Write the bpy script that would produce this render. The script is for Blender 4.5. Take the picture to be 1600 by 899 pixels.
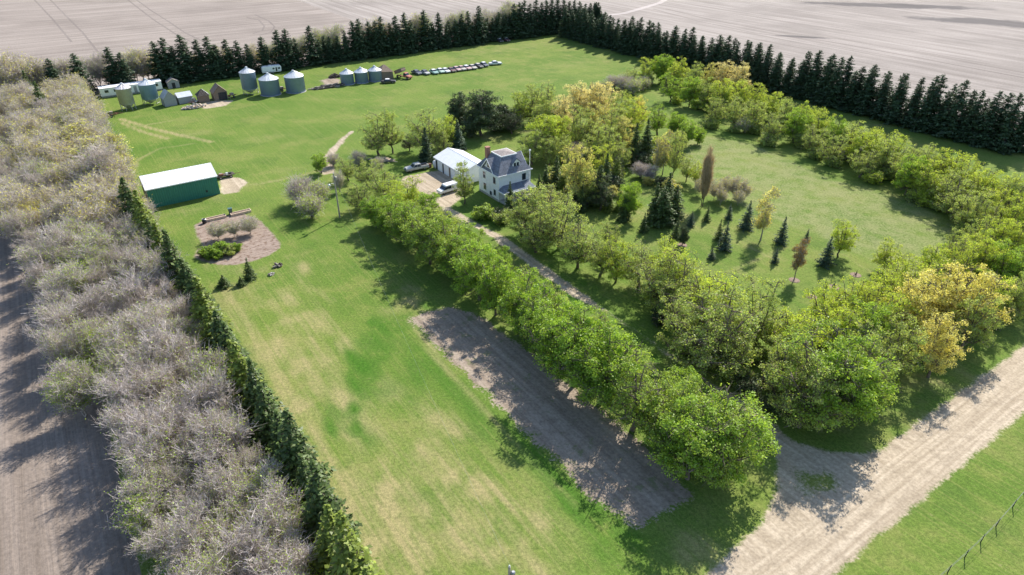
import bpy, bmesh, math, random
import numpy as np
from mathutils import Vector, Matrix
R = math.radians
for o in list(bpy.data.objects): bpy.data.objects.remove(o)
scn = bpy.context.scene
COL = scn.collection

# ---------------------------------------------------------------- camera, world, sun, exposure
CAM_H, PITCH, FPX = 58.0, R(31.0), 1031.0
cam = bpy.data.cameras.new('camera'); camo = bpy.data.objects.new('camera', cam); COL.objects.link(camo)
camo.location = (0, 0, CAM_H); camo.rotation_euler = (R(90) - PITCH, 0, 0)
cam.sensor_width = 36.0; cam.lens = 36.0 * FPX / 1600.0; cam.clip_start = 0.5; cam.clip_end = 20000
scn.camera = camo
SUN_AZ, SUN_EL = 30.0, 40.0            # azimuth measured from +Y towards +X
w = bpy.data.worlds.new("World"); scn.world = w; w.use_nodes = True
nt = w.node_tree; nt.nodes.clear()
sky = nt.nodes.new('ShaderNodeTexSky'); sky.sky_type = 'NISHITA'; sky.sun_disc = False
sky.sun_elevation = R(SUN_EL); sky.sun_rotation = R(SUN_AZ); sky.altitude = 600
bg = nt.nodes.new('ShaderNodeBackground'); bg.inputs[1].default_value = 0.14
wo = nt.nodes.new('ShaderNodeOutputWorld'); nt.links.new(sky.outputs[0], bg.inputs[0]); nt.links.new(bg.outputs[0], wo.inputs[0])
sl = bpy.data.lights.new('sun', 'SUN'); sl.energy = 5.0; sl.angle = R(0.6); sl.color = (1.0, 0.94, 0.85)
so = bpy.data.objects.new('sun', sl); COL.objects.link(so)
so.rotation_euler = (R(90 - SUN_EL), 0, R(180 - SUN_AZ)); so.location = (60, 100, 200)
scn.view_settings.view_transform = 'Standard'; scn.view_settings.look = 'None'
scn.view_settings.exposure = 0.68; scn.view_settings.gamma = 1.0
scn.render.engine = 'CYCLES'
scn.cycles.max_bounces = 6; scn.cycles.transparent_max_bounces = 6

# ---------------------------------------------------------------- survey helpers: where a spot of the ground lies
def G(px, py, z=0.0):
    x = (px - 800) / FPX; y = -(py - 449.5) / FPX
    dy = math.cos(PITCH) + y * math.sin(PITCH); dz = -math.sin(PITCH) + y * math.cos(PITCH)
    t = (CAM_H - z) / -dz
    return (x * t, dy * t)
def PROJ(X, Y, Z=0.0):
    dz = Z - CAM_H
    d = Y * math.cos(PITCH) - dz * math.sin(PITCH); u = Y * math.sin(PITCH) + dz * math.cos(PITCH)
    return 800 + FPX * X / d, 449.5 - FPX * u / d
AXD = 34.3; CA, SA = math.cos(R(AXD)), math.sin(R(AXD))      # the farm's own axes: v across, u away from the road
def UV(u, v): return (v * CA - u * SA, v * SA + u * CA)
def toUV(x, y): return (-x * SA + y * CA, x * CA + y * SA)
AX = R(AXD)
ORD = ['first','second','third','fourth','fifth','sixth','seventh','eighth','ninth','tenth','eleventh','twelfth','thirteenth','fourteenth','fifteenth','sixteenth','seventeenth','eighteenth','nineteenth']
TENS = {2:'twent',3:'thirt',4:'fort',5:'fift',6:'sixt',7:'sevent',8:'eight',9:'ninet'}
def ordinal(n):
    if n <= 19: return ORD[n-1]
    if n >= 100: return ('hundredth' if n == 100 else 'hundred and ' + ordinal(n-100))
    t, r = divmod(n, 10)
    return TENS[t] + 'ieth' if r == 0 else TENS[t] + 'y-' + ORD[r-1]

# ---------------------------------------------------------------- materials
class N:
    def __init__(s, name):
        s.m = bpy.data.materials.new(name); s.m.use_nodes = True; s.t = s.m.node_tree; s.t.nodes.clear()
        s.out = s.t.nodes.new('ShaderNodeOutputMaterial')
    def n(s, typ, **kw):
        nd = s.t.nodes.new('ShaderNode' + typ)
        for k, v in kw.items():
            if k.startswith('_'): setattr(nd, k[1:], v)
            else:
                key = int(k[1:]) if k[0] == 'i' and k[1:].isdigit() else k.replace('__', ' ')
                s.set(nd.inputs[key], v)
        return nd
    def set(s, inp, v):
        if hasattr(v, 'is_output'): s.t.links.new(v, inp)
        elif hasattr(v, 'outputs'): s.t.links.new(v.outputs[0], inp)
        else:
            if inp.type == 'RGBA' and len(v) == 3: v = (*v, 1)
            inp.default_value = v
    def math(s, op, a, b=None, c=None, clamp=False):
        nd = s.t.nodes.new('ShaderNodeMath'); nd.operation = op; nd.use_clamp = clamp
        for i, x in enumerate((a, b, c)):
            if x is not None: s.set(nd.inputs[i], x)
        return nd.outputs[0]
    def mix(s, f, a, b, mode='MIX'):
        nd = s.t.nodes.new('ShaderNodeMix'); nd.data_type = 'RGBA'; nd.blend_type = mode
        s.set(nd.inputs[0], f); s.set(nd.inputs[6], a); s.set(nd.inputs[7], b)
        return nd.outputs[2]
    def ramp(s, f, a, b, interp='SMOOTHSTEP'):
        nd = s.t.nodes.new('ShaderNodeMapRange'); nd.interpolation_type = interp
        s.set(nd.inputs[0], f); nd.inputs[1].default_value = a; nd.inputs[2].default_value = b
        return nd.outputs[0]
    def noise(s, vec, scale, detail=3, rough=.55):
        nd = s.t.nodes.new('ShaderNodeTexNoise'); s.set(nd.inputs['Vector'], vec)
        nd.inputs['Scale'].default_value = scale; nd.inputs['Detail'].default_value = detail; nd.inputs['Roughness'].default_value = rough
        return nd.outputs[0]
    def mapv(s, vec, scale=(1,1,1), rot=0.0):
        nd = s.t.nodes.new('ShaderNodeMapping'); nd.vector_type = 'POINT'; s.set(nd.inputs[0], vec)
        nd.inputs['Scale'].default_value = scale; nd.inputs['Rotation'].default_value = (0, 0, rot)
        return nd.outputs[0]
    def attr(s, name):
        nd = s.t.nodes.new('ShaderNodeAttribute'); nd.attribute_name = name; return nd.outputs['Fac']
    def finish(s, shader): s.t.links.new(shader if hasattr(shader, 'is_output') else shader.outputs[0], s.out.inputs[0]); return s.m

def plain(name, col, rough=.7, metal=0.0, var=.18, scale=1.5, dirt=None, bump=0.0, spec=.3):
    k = N(name); tc = k.n('TexCoord').outputs['Object']
    a = k.noise(tc, scale, 4); b = k.noise(tc, scale * 9, 3)
    f = k.math('ADD', k.math('MULTIPLY', a, .65), k.math('MULTIPLY', b, .35))
    lo = tuple(c * (1 - var) for c in col); hi = tuple(min(1, c * (1 + var)) for c in col)
    c = k.mix(k.ramp(f, .35, .65), lo, hi)
    if dirt: c = k.mix(k.math('MULTIPLY', k.ramp(k.noise(tc, scale * 2.3, 5, .7), .5, .72), dirt[1]), c, dirt[0])
    p = k.n('BsdfPrincipled', Base__Color=c, Roughness=rough, Metallic=metal)
    p.inputs['Specular IOR Level'].default_value = spec
    if bump: k.set(p.inputs['Normal'], k.n('Bump', Strength=bump, Distance=.05, Height=b))
    return k.finish(p)

def striped(name, col, axis, freq, depth=.25, rough=.5, metal=0.0, dirt=None, dark=.75):
    """boards / ribs / corrugation running across one object axis"""
    k = N(name); tc = k.n('TexCoord').outputs['Object']
    sp = k.n('SeparateXYZ', Vector=tc).outputs[axis]
    s1 = k.math('SINE', k.math('MULTIPLY', sp, freq * 2 * math.pi))
    h = k.ramp(s1, -1.0, -.3)
    c = k.mix(h, tuple(x * dark for x in col), col)
    c = k.mix(k.math('MULTIPLY', k.ramp(k.noise(tc, 1.2, 5, .65), .42, .68), .35), c, tuple(x * .72 for x in col))
    if dirt: c = k.mix(k.math('MULTIPLY', k.ramp(k.noise(tc, 1.9, 5, .7), .5, .7), dirt[1]), c, dirt[0])
    p = k.n('BsdfPrincipled', Base__Color=c, Roughness=rough, Metallic=metal)
    k.set(p.inputs['Normal'], k.n('Bump', Strength=depth, Distance=.06, Height=s1))
    return k.finish(p)

def leafmat(name, col, col2, trans=.42, var=.35, woody=None):
    """leaves: light passes through; every leaf clump and every tree a little different"""
    k = N(name); tc = k.n('TexCoord').outputs['Object']
    ri = k.n('NewGeometry').outputs['Random Per Island']; ro = k.n('ObjectInfo').outputs['Random']
    nz = k.noise(tc, .55, 2)
    f = k.math('ADD', k.math('MULTIPLY', ri, .45), k.math('ADD', k.math('MULTIPLY', ro, .25), k.math('MULTIPLY', k.ramp(nz, .35, .65), .3)))
    c = k.mix(f, col, col2)
    c = k.mix(1.0, c, k.n('CombineXYZ', X=k.math('MULTIPLY_ADD', ri, var, 1 - var / 2), Y=k.math('MULTIPLY_ADD', ri, var, 1 - var / 2), Z=k.math('MULTIPLY_ADD', ri, var, 1 - var / 2)).outputs[0], 'MULTIPLY')
    if woody: c = k.mix(k.ramp(k.math('FRACT', k.math('MULTIPLY', ri, 17.3)), woody[1], woody[1] - .01, 'LINEAR'), c, woody[0])
    d = k.n('BsdfDiffuse', Color=c); t = k.n('BsdfTranslucent', Color=k.mix(1.0, c, (1.25, 1.15, .7), 'MULTIPLY'))
    m1 = k.n('MixShader', Fac=trans, i1=d, i2=t)
    g = k.n('BsdfGlossy', Color=(.8, .8, .8), Roughness=.5)
    m2 = k.n('MixShader', Fac=.03, i1=m1, i2=g)
    return k.finish(m2)

GREEN, GREEN2 = (.112, .192, .034), (.165, .232, .050)
def groundmat(name, soil=None, kind='gravel', streak='u', amount=None):
    """turf everywhere; where the attribute sd is positive the soil or gravel of this sheet shows"""
    k = N(name); pos = k.n('NewGeometry').outputs['Position']
    along = k.mapv(pos, (1, 1, 1), -AX)                      # x = across (v), y = away (u)
    dry = k.attr('dry'); rough = k.attr('rough'); lush = k.attr('lush')
    st = k.noise(k.mapv(along, (1.6, .07, 1)), 1.0, 4, .6)    # mowing lines run away from the road
    big = k.noise(pos, .045, 4, .6); mid = k.noise(pos, .28, 5, .62); fine = k.noise(pos, 2.6, 5, .7); vf = k.noise(pos, 9, 3, .7)
    c = k.mix(k.ramp(big, .35, .65), GREEN, GREEN2)
    c = k.mix(k.math('MULTIPLY', k.ramp(mid, .45, .75), .55), c, (.240, .262, .078))
    c = k.mix(k.math('MULTIPLY', k.ramp(k.noise(pos, .11, 5, .65), .52, .7), .55), c, (.075, .145, .030))
    c = k.mix(k.math('MULTIPLY', lush, .35), c, (.085, .190, .024))
    ln = k.noise(k.mapv(along, (3.4, .035, 1)), 1.0, 2, .5)
    c = k.mix(k.math('MULTIPLY', k.ramp(ln, .50, .66), .30), c, (.27, .28, .10))
    c = k.mix(k.math('MULTIPLY', k.ramp(k.noise(pos, .09, 6, .7), .50, .64), .42), c, (.235, .245, .085))
    d = k.math('ADD', dry, k.math('MULTIPLY', k.math('SUBTRACT', k.math('ADD', k.math('MULTIPLY', st, .6), k.math('MULTIPLY', mid, .4)), .5), k.math('MULTIPLY_ADD', dry, 2.4, .35)))
    c = k.mix(k.math('MULTIPLY', k.ramp(d, .12, .85), .85), c, (.37, .32, .17))
    c = k.mix(k.math('MULTIPLY', k.math('MULTIPLY', lush, k.ramp(k.math('ADD', lush, k.math('MULTIPLY', k.math('SUBTRACT', k.math('ADD', k.math('MULTIPLY', mid, .6), k.math('MULTIPLY', st, .4)), .5), 3.2)), .25, .7)), .95), c, (.062, .160, .018))
    r2 = k.math('MULTIPLY', rough, k.ramp(k.math('ADD', k.math('MULTIPLY', mid, .6), k.math('MULTIPLY', fine, .4)), .36, .60))
    c = k.mix(k.math('MULTIPLY', r2, .72), c, (.27, .285, .135))
    c = k.mix(k.math('MULTIPLY', rough, k.math('MULTIPLY', k.ramp(k.noise(pos, .8, 5, .75), .6, .68), .7)), c, (.09, .095, .05))
    c = k.mix(k.math('MULTIPLY', k.ramp(k.noise(pos, 1.0, 5, .75), .55, .68), .40), c, (.085, .135, .034))
    c = k.mix(k.math('MULTIPLY', k.ramp(k.noise(pos, .62, 5, .8), .60, .70), .38), c, (.30, .27, .15))
    c = k.mix(.55, c, k.mix(k.ramp(fine, .3, .7), (.45, .47, .40), (1.35, 1.3, 1.2)), 'MULTIPLY')
    c = k.mix(.45, c, k.mix(k.ramp(vf, .3, .7), (.4, .42, .4), (1.45, 1.4, 1.3)), 'MULTIPLY')
    hgt = k.math('ADD', k.math('MULTIPLY', fine, .6), vf)
    bstr = .55
    if soil:
        sd = k.attr('sd')
        sv = k.mapv(along, (1.3, .05, 1)) if streak == 'u' else k.mapv(along, (.04, 1.5, 1))
        s1 = k.noise(sv, 1.0, 4, .6); s2 = k.noise(pos, .5, 4, .65)
        lo, hi = soil
        g = k.mix(k.ramp(s1, .28, .74), lo, hi)
        g = k.mix(k.math('MULTIPLY', k.ramp(s2, .45, .7), .5), g, tuple(x * .78 for x in lo))
        g = k.mix(.5, g, k.mix(k.ramp(fine, .3, .7), (.55, .54, .53), (1.3, 1.3, 1.3)), 'MULTIPLY')
        if kind == 'mulch': g = k.mix(k.ramp(k.noise(pos, 1.3, 5, .75), .5, .62), g, (.16, .105, .075))
        if kind == 'strip': g = k.mix(k.math('MULTIPLY', k.ramp(k.noise(pos, .35, 5, .75), .56, .66), .75), g, (.16, .18, .08))
        m = k.ramp(k.math('ADD', sd, k.math('MULTIPLY', k.math('SUBTRACT', k.math('ADD', k.math('MULTIPLY', mid, .5), k.math('MULTIPLY', fine, .5)), .5), {'strip': 8.5, 'mulch': 2.0}.get(kind, 3.6))), -.35, .35)
        c = k.mix(m, c, g)
        bstr = .35
    p = k.n('BsdfPrincipled', Base__Color=c, Roughness=.95); p.inputs['Specular IOR Level'].default_value = .1
    k.set(p.inputs['Normal'], k.n('Bump', Strength=bstr, Distance=.12, Height=hgt))
    return k.finish(p)

def fieldmat(name, lo, hi, along_v=False, wet=()):
    k = N(name); pos = k.n('NewGeometry').outputs['Position']; al = k.mapv(pos, (1, 1, 1), -AX)
    sv = (.012, .35, 1) if along_v else (.35, .012, 1)
    s1 = k.noise(k.mapv(al, sv), 1.0, 5, .6); s2 = k.noise(pos, .018, 5, .6); s3 = k.noise(pos, 1.8, 5, .7)
    s4 = k.noise(k.mapv(al, (.05, 2.2, 1) if along_v else (2.2, .05, 1)), 1.0, 3, .6)
    c = k.mix(k.ramp(s1, .33, .67), lo, hi)
    c = k.mix(k.math('MULTIPLY', k.ramp(s2, .42, .68), .5), c, tuple(x * .72 for x in lo))
    c = k.mix(k.math('MULTIPLY', k.ramp(s4, .4, .65), .3), c, tuple(x * .6 for x in lo))
    c = k.mix(.5, c, k.mix(k.ramp(s3, .3, .7), (.62, .62, .62), (1.25, 1.25, 1.25)), 'MULTIPLY')
    for (x, y, rx, ry, a) in wet:
        q = k.n('Mapping', _vector_type='TEXTURE', Vector=pos); q.inputs['Location'].default_value = (x, y, 0)
        q.inputs['Rotation'].default_value = (0, 0, a); q.inputs['Scale'].default_value = (rx, ry, 1)
        L = k.n('VectorMath', _operation='LENGTH', i0=q.outputs[0]).outputs['Value']
        L = k.math('ADD', L, k.math('MULTIPLY', k.math('SUBTRACT', k.noise(pos, .05, 5, .65), .5), 1.6))
        c = k.mix(k.math('MULTIPLY', k.ramp(L, 1.05, .55), .75), c, (.085, .078, .078))
    p = k.n('BsdfPrincipled', Base__Color=c, Roughness=.97); p.inputs['Specular IOR Level'].default_value = .08
    k.set(p.inputs['Normal'], k.n('Bump', Strength=.5, Distance=.15, Height=k.math('ADD', s3, s4)))
    return k.finish(p)

M = {}
M['spruce'] = leafmat('spruce needles', (.060, .100, .024), (.115, .170, .042), .2, .65)
M['spruce_sunny'] = leafmat('spruce needles lighter', (.13, .19, .028), (.25, .31, .05), .28, .6)  # spruce copy with sunlight put into the needle colour; junipers share the tone
M['spruce_blue'] = leafmat('blue spruce needles', (.055, .095, .055), (.095, .150, .085), .15, .6)
M['spruce_far'] = leafmat('far spruce needles', (.038, .070, .034), (.066, .112, .046), .16, .5)
M['pine'] = leafmat('pine needles', (.060, .095, .038), (.100, .140, .060), .15, .5)
M['elm'] = leafmat('bright elm leaves', (.235, .405, .038), (.39, .55, .078), .5)
M['elmolive'] = leafmat('soft green leaves', (.25, .385, .055), (.39, .52, .10), .5)
M['olive'] = leafmat('opening willow leaves', (.31, .43, .10), (.49, .59, .17), .5, woody=((.34, .30, .24), .08))
M['lime'] = leafmat('yellow green leaves', (.37, .52, .055), (.57, .66, .11), .5, woody=((.32, .27, .19), .05))
M['gold'] = leafmat('golden catkins', (.62, .60, .15), (.80, .76, .30), .5, woody=((.50, .44, .22), .06))
M['peach'] = leafmat('pale peach catkins', (.70, .66, .33), (.84, .77, .42), .5, woody=((.46, .46, .22), .14))
M['bronze'] = leafmat('bronze young leaves', (.30, .19, .07), (.40, .28, .10), .4)
M['yellowish'] = leafmat('faint yellow buds', (.52, .55, .15), (.70, .68, .22), .46, woody=((.40, .35, .24), .12))
M['budding'] = leafmat('sparse green buds', (.32, .50, .06), (.50, .62, .12), .5, woody=((.34, .29, .24), .15))
M['twig'] = leafmat('grey twigs', (.38, .33, .315), (.62, .565, .545), .15, .7)
M['twig_brown'] = leafmat('brown twigs', (.42, .32, .21), (.62, .48, .32), .15, .5)
M['bark'] = plain('dark bark', (.15, .12, .095), .95, var=.4, scale=2)
M['bark_pale'] = plain('pale grey bark', (.36, .31, .27), .95, var=.3, scale=2)
M['white'] = striped('white lap siding', (.90, .91, .92), 2, 4.5, .12, .6, dark=.94)
M['trim'] = plain('white trim', (.88, .88, .87), .5, var=.05)
M['shingle'] = plain('grey shingles', (.185, .195, .225), .9, var=.28, scale=2.5, bump=.3)
M['porchroof'] = plain('blue grey porch shingles', (.16, .185, .225), .85, var=.25, scale=2.5, bump=.3)
M['deckroof'] = plain('brownish deck shingles', (.27, .235, .22), .9, var=.25, scale=3, bump=.3)
M['brick'] = plain('chimney brick', (.33, .17, .12), .9, var=.35, scale=9, bump=.3)
M['glass'] = plain('dark window glass', (.035, .045, .06), .08, var=.2, spec=.6)
M['greenwall'] = striped('green ribbed steel', (.040, .215, .165), 0, 2.2, .35, .45, dark=.86)
M['whiteroof'] = striped('white ribbed steel roof', (.80, .81, .82), 0, 1.6, .3, .4, dark=.93)
M['garageroof'] = striped('white ribbed roof of garage', (.78, .80, .81), 1, 1.6, .3, .4, dark=.92)
M['whitewall'] = striped('white ribbed wall', (.84, .85, .86), 1, 2.2, .2, .5, dark=.92)
M['greywood'] = striped('weathered grey boards', (.40, .40, .40), 0, 3.0, .4, .9, dark=.55)
M['brownwood'] = striped('weathered brown boards', (.27, .20, .15), 0, 3.0, .4, .9, dark=.5, dirt=((.13, .10, .08), .7))
M['palewood'] = plain('pale new timber', (.66, .52, .38), .8, var=.2, scale=4)
M['metal'] = striped('corrugated galvanised steel', (.30, .41, .60), 2, 5.5, .5, .6, .05, dark=.85)
M['metalpale'] = striped('weathered pale corrugated steel', (.62, .62, .61), 2, 5.5, .5, .5, .2, dirt=((.45, .33, .26), .35), dark=.85)
M['metalblue'] = striped('bluish corrugated steel', (.32, .49, .72), 2, 5.5, .5, .6, .05, dark=.85)
M['roofmetal'] = plain('galvanised roof', (.60, .63, .66), .5, .15, var=.1, scale=1)
M['roofrust'] = plain('rusting galvanised roof', (.68, .66, .65), .45, .35, var=.12, dirt=((.42, .20, .13), .9), scale=1)
M['steel'] = plain('dull steel', (.35, .36, .37), .45, .8, var=.2)
M['rust'] = plain('rusty iron', (.20, .10, .065), .85, .2, var=.4, scale=3)
M['darkmetal'] = plain('dark machine metal', (.05, .05, .055), .6, .4, var=.35)
M['rubber'] = plain('tyre rubber', (.03, .03, .03), .85, var=.2)
M['junkdark'] = plain('charred dark timber', (.09, .075, .065), .95, var=.5, scale=3)
M['junk'] = plain('grey broken boards', (.33, .29, .25), .9, var=.45, scale=3)
M['pole'] = plain('weathered pole wood', (.36, .31, .27), .9, var=.25, scale=3)
M['wire'] = plain('pale wire', (.35, .36, .35), .5, .6)
M['mulch'] = plain('bark mulch', (.24, .175, .135), .95, var=.4, scale=5, bump=.5)
M['concrete'] = plain('pale concrete', (.45, .43, .40), .9, var=.2)
M['lamp'] = plain('pale lamp housing', (.75, .76, .78), .4, .2)

# ---------------------------------------------------------------- mesh helpers
class MB:
    def __init__(s): s.v = []; s.f = []
    def add(s, vs, fs):
        n = len(s.v); s.v += [tuple(p) for p in vs]; s.f += [tuple(i + n for i in q) for q in fs]; return s
    def box(s, x0, y0, z0, x1, y1, z1, b=0.0):
        if b <= 0:
            return s.add([(x0,y0,z0),(x1,y0,z0),(x1,y1,z0),(x0,y1,z0),(x0,y0,z1),(x1,y0,z1),(x1,y1,z1),(x0,y1,z1)],
                         [(0,3,2,1),(4,5,6,7),(0,1,5,4),(1,2,6,5),(2,3,7,6),(3,0,4,7)])
        r = lambda i, z: [(x0+b-i,y0-i+b-b*0,z),(x1-b+i,y0+b-i,z)]
        bm = bmesh.new(); m = bmesh.ops.create_cube(bm, size=1)
        for v in bm.verts: v.co = Vector(((x0+x1)/2 + v.co.x*(x1-x0), (y0+y1)/2 + v.co.y*(y1-y0), (z0+z1)/2 + v.co.z*(z1-z0)))
        bmesh.ops.bevel(bm, geom=bm.edges[:], offset=b, segments=2, affect='EDGES', profile=.5)
        bm.verts.index_update(); vs = [v.co[:] for v in bm.verts]; fs = [[v.index for v in f.verts] for f in bm.faces]; bm.free()
        return s.add(vs, fs)
    def prism(s, poly, axis, a, b, shrink=None):
        """poly in the other two axes (in order), extruded along axis from a to b"""
        def P(p, t):
            q = list(p); q.insert(axis, t); return tuple(q)
        n = len(poly); vs = [P(p, a) for p in poly] + [P(p, b) for p in (shrink or poly)]
        fs = [tuple(range(n)), tuple(range(2*n-1, n-1, -1))] + [(i, i+n, (i+1) % n + n, (i+1) % n) for i in range(n)]
        return s.add(vs, fs)
    def tube(s, pts, rad, n=6):
        pts = [Vector(p) for p in pts]; rings = []
        for i, p in enumerate(pts):
            d = (pts[min(i+1, len(pts)-1)] - pts[max(i-1, 0)])
            d = d.normalized() if d.length > 1e-6 else Vector((0,0,1))
            a = d.cross(Vector((.31, .17, .93)) if abs(d.z) < .9 else Vector((1, .2, 0))).normalized(); b = d.cross(a)
            r = rad[i] if hasattr(rad, '__len__') else rad
            rings.append([(p + a * math.cos(2*math.pi*k/n) * r + b * math.sin(2*math.pi*k/n) * r)[:] for k in range(n)])
        vs = [q for rg in rings for q in rg]; fs = []
        for i in range(len(pts)-1):
            for k in range(n): fs.append((i*n+k, i*n+(k+1) % n, (i+1)*n+(k+1) % n, (i+1)*n+k))
        fs.append(tuple(range(n))[::-1]); fs.append(tuple((len(pts)-1)*n + k for k in range(n)))
        return s.add(vs, fs)
    def lathe(s, prof, n=28, c=(0,0)):
        vs = []; fs = []
        for r, z in prof:
            for k in range(n): vs.append((c[0] + r*math.cos(2*math.pi*k/n), c[1] + r*math.sin(2*math.pi*k/n), z))
        for i in range(len(prof)-1):
            for k in range(n): fs.append((i*n+k, i*n+(k+1) % n, (i+1)*n+(k+1) % n, (i+1)*n+k))
        return s.add(vs, fs)
    def wheel(s, x, y, z, r, w):
        vs = []; n = 14
        for yy, rr in ((-w/2, r*.86), (-w/2+.03, r), (w/2-.03, r), (w/2, r*.86)):
            for k in range(n): vs.append((x + rr*math.cos(2*math.pi*k/n), y + yy, z + rr*math.sin(2*math.pi*k/n)))
        fs = [(i*n+k, i*n+(k+1) % n, (i+1)*n+(k+1) % n, (i+1)*n+k) for i in range(3) for k in range(n)]
        fs += [tuple(range(n)), tuple(3*n+k for k in range(n))]
        return s.add(vs, fs)
    def build(s, name, mat, parent=None, smooth=False, loc=None):
        me = bpy.data.meshes.new(name); me.from_pydata(s.v, [], s.f); me.materials.append(mat)
        bm = bmesh.new(); bm.from_mesh(me); bmesh.ops.recalc_face_normals(bm, faces=bm.faces[:]); bm.to_mesh(me); bm.free()
        if smooth: me.polygons.foreach_set('use_smooth', [True] * len(me.polygons))
        o = bpy.data.objects.new(name, me); COL.objects.link(o)
        if parent: o.parent = parent
        if loc: o.location = loc
        return o

def tag(o, label, cat, group=None):
    o['label'] = label; o['category'] = cat
    if group: o['group'] = group
    return o
def thing(name, label, cat, loc, rotz=0.0, group=None, scale=1.0):
    o = bpy.data.objects.new(name, None); COL.objects.link(o); o.empty_display_size = .3
    o.location = (*loc, 0) if len(loc) == 2 else loc; o.rotation_euler = (0, 0, rotz); o.scale = (scale,)*3 if not hasattr(scale, '__len__') else scale
    return tag(o, label, cat, group)
def copy_tree(src, loc, rotz, label, group=None, scale=1.0, mats=None):
    def cp(o, parent):
        c = o.copy(); COL.objects.link(c); c.parent = parent
        for ch in o.children: cp(ch, c)
        return c
    kids = list(src.children); r = src.copy(); COL.objects.link(r)
    for ch in kids: cp(ch, r)
    r.location = (*loc, 0) if len(loc) == 2 else loc; r.rotation_euler = (0, 0, rotz)
    r.scale = (scale,)*3 if not hasattr(scale, '__len__') else scale
    r['label'] = label
    if group: r['group'] = group
    if mats:
        for ch in r.children:
            nm = ch.name.split('.')[0]
            if nm in mats: ch.material_slots[0].link = 'OBJECT'; ch.material_slots[0].material = mats[nm]
    return r

# ---------------------------------------------------------------- the ground
def inpoly(P, poly):
    x, y = P[:, 0], P[:, 1]; c = np.zeros(len(P), bool); n = len(poly)
    for i in range(n):
        x1, y1 = poly[i]; x2, y2 = poly[(i+1) % n]
        if y1 == y2: continue
        t = ((y1 > y) != (y2 > y)) & (x < (x2-x1) * (y-y1) / (y2-y1) + x1); c ^= t
    return c
def sdist(P, poly):
    d = np.full(len(P), 1e9); n = len(poly)
    for i in range(n):
        a = np.array(poly[i]); b = np.array(poly[(i+1) % n]); ab = b - a
        t = np.clip(((P - a) @ ab) / (ab @ ab + 1e-9), 0, 1)
        d = np.minimum(d, np.linalg.norm(P - a - t[:, None] * ab, axis=1))
    return np.where(inpoly(P, poly), d, -d)
# worn, pale or lush places of the turf: (px, py, radius across, radius away in metres, strength) as surveyed from the air
DRY = [(500,860,16,14,.75),(440,620,5,22,.55),(360,480,5,16,.4),(600,800,14,12,.55),(760,830,14,9,.45),(650,690,9,9,.35),(560,640,5,5,.5),(500,560,6,10,.35),
       (420,520,7,12,.3),(380,445,9,5,.35),(290,330,7,5,.35),(320,300,6,4,.3),(480,400,9,5,.25),(350,180,25,8,.2),(600,165,22,8,.2),(750,150,20,9,.2),
       (420,215,14,6,.3),(300,210,10,3,.35),(560,95,30,6,.35),(320,120,20,5,.35),(800,75,60,14,.3),(900,100,30,14,.25),(1060,340,5,8,.5),(1150,370,8,8,.3),(1200,400,7,5,.35),
       (1000,330,5,6,.35),(1350,200,25,8,.3),(1250,170,30,6,.35),(180,290,4,8,.9),(190,260,4,5,.5),(1440,600,14,2.2,.5),(1240,560,5,3,.3),(760,215,8,4,.4),(790,235,6,3,.4),(230,195,10,1.2,.55),
       (1090,860,5,3,.4),(820,205,5,2,.5),(640,480,3,5,.5),(450,265,8,3,.3)]
LUSH = [(590,560,4,7,1.),(560,600,3,6,1.),(540,660,3,3,.9),(640,610,4,5,.7),(575,690,1.5,2,.8),(250,230,25,9,.6),(420,170,30,8,.35),(500,190,25,8,.3),(470,330,14,10,.45),(560,420,10,10,.3),(650,380,8,12,.3),
        (700,600,2.2,20,.8),(860,740,2.2,16,.9),(950,820,5,5,.8),(640,520,3,8,.7),(1000,860,10,4,.4),(760,340,6,8,.7),(850,420,12,12,.7),(960,500,14,12,.8),(1300,700,10,4,.2),(1500,600,12,4,.4),(700,130,30,8,.25),(880,130,30,8,.3),(200,200,12,6,.5)]
_r = random.Random(5)
def split_up(L):
    out = []
    for px, py, rv, ru, s_ in L:
        if py < 380 or rv < 2.5: out.append((px, py, rv, ru, s_)); continue
        for _ in range(int(8 + rv*.9)):
            sc_ = rv*7; out.append((px + _r.gauss(0, .6)*sc_, py + _r.gauss(0, .6)*ru*7, _r.uniform(.6, 2.4), _r.uniform(1.2, 6), min(1.1, s_*_r.uniform(.5, 1.3))))
        out.append((px, py, rv, ru, s_*.45))
    return out
DRY = split_up(DRY); LUSH = split_up(LUSH)
MEADOW = [G(*p) for p in [(1060,205),(1180,225),(1300,280),(1420,310),(1530,370),(1500,420),(1400,450),(1368,412),(1300,380),(1205,343),(1150,320),(1090,300),(1040,240)]]
WEAR = [([(188,186),(230,199),(275,210),(330,222)], .9, .9), ([(190,192),(225,207),(262,217)], .8, .8), ([(300,225),(250,232),(215,250),(205,280)], .8, .6), ([(385,290),(430,283),(480,272),(512,262)], 1.2, .5), ([(352,452),(420,560),(500,690),(600,860)], 1.1, .6),
        ([(340,455),(400,560),(480,690),(575,860)], 1.0, .5), ([(640,500),(700,585),(800,690),(900,790)], .7, .7), ([(420,470),(560,640),(700,800),(760,880)], .8, .5), ([(470,450),(600,600),(760,780),(840,880)], .8, .4), ([(450,400),(470,440),(520,470)], 1.2, .4),
        ([(690,60),(820,52),(930,60),(1000,85)], 2.0, .4), ([(200,180),(420,150),(620,128),(800,108)], 1.6, .25), ([(1150,420),(1230,385),(1320,400),(1370,430)], .8, .4)]
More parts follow.
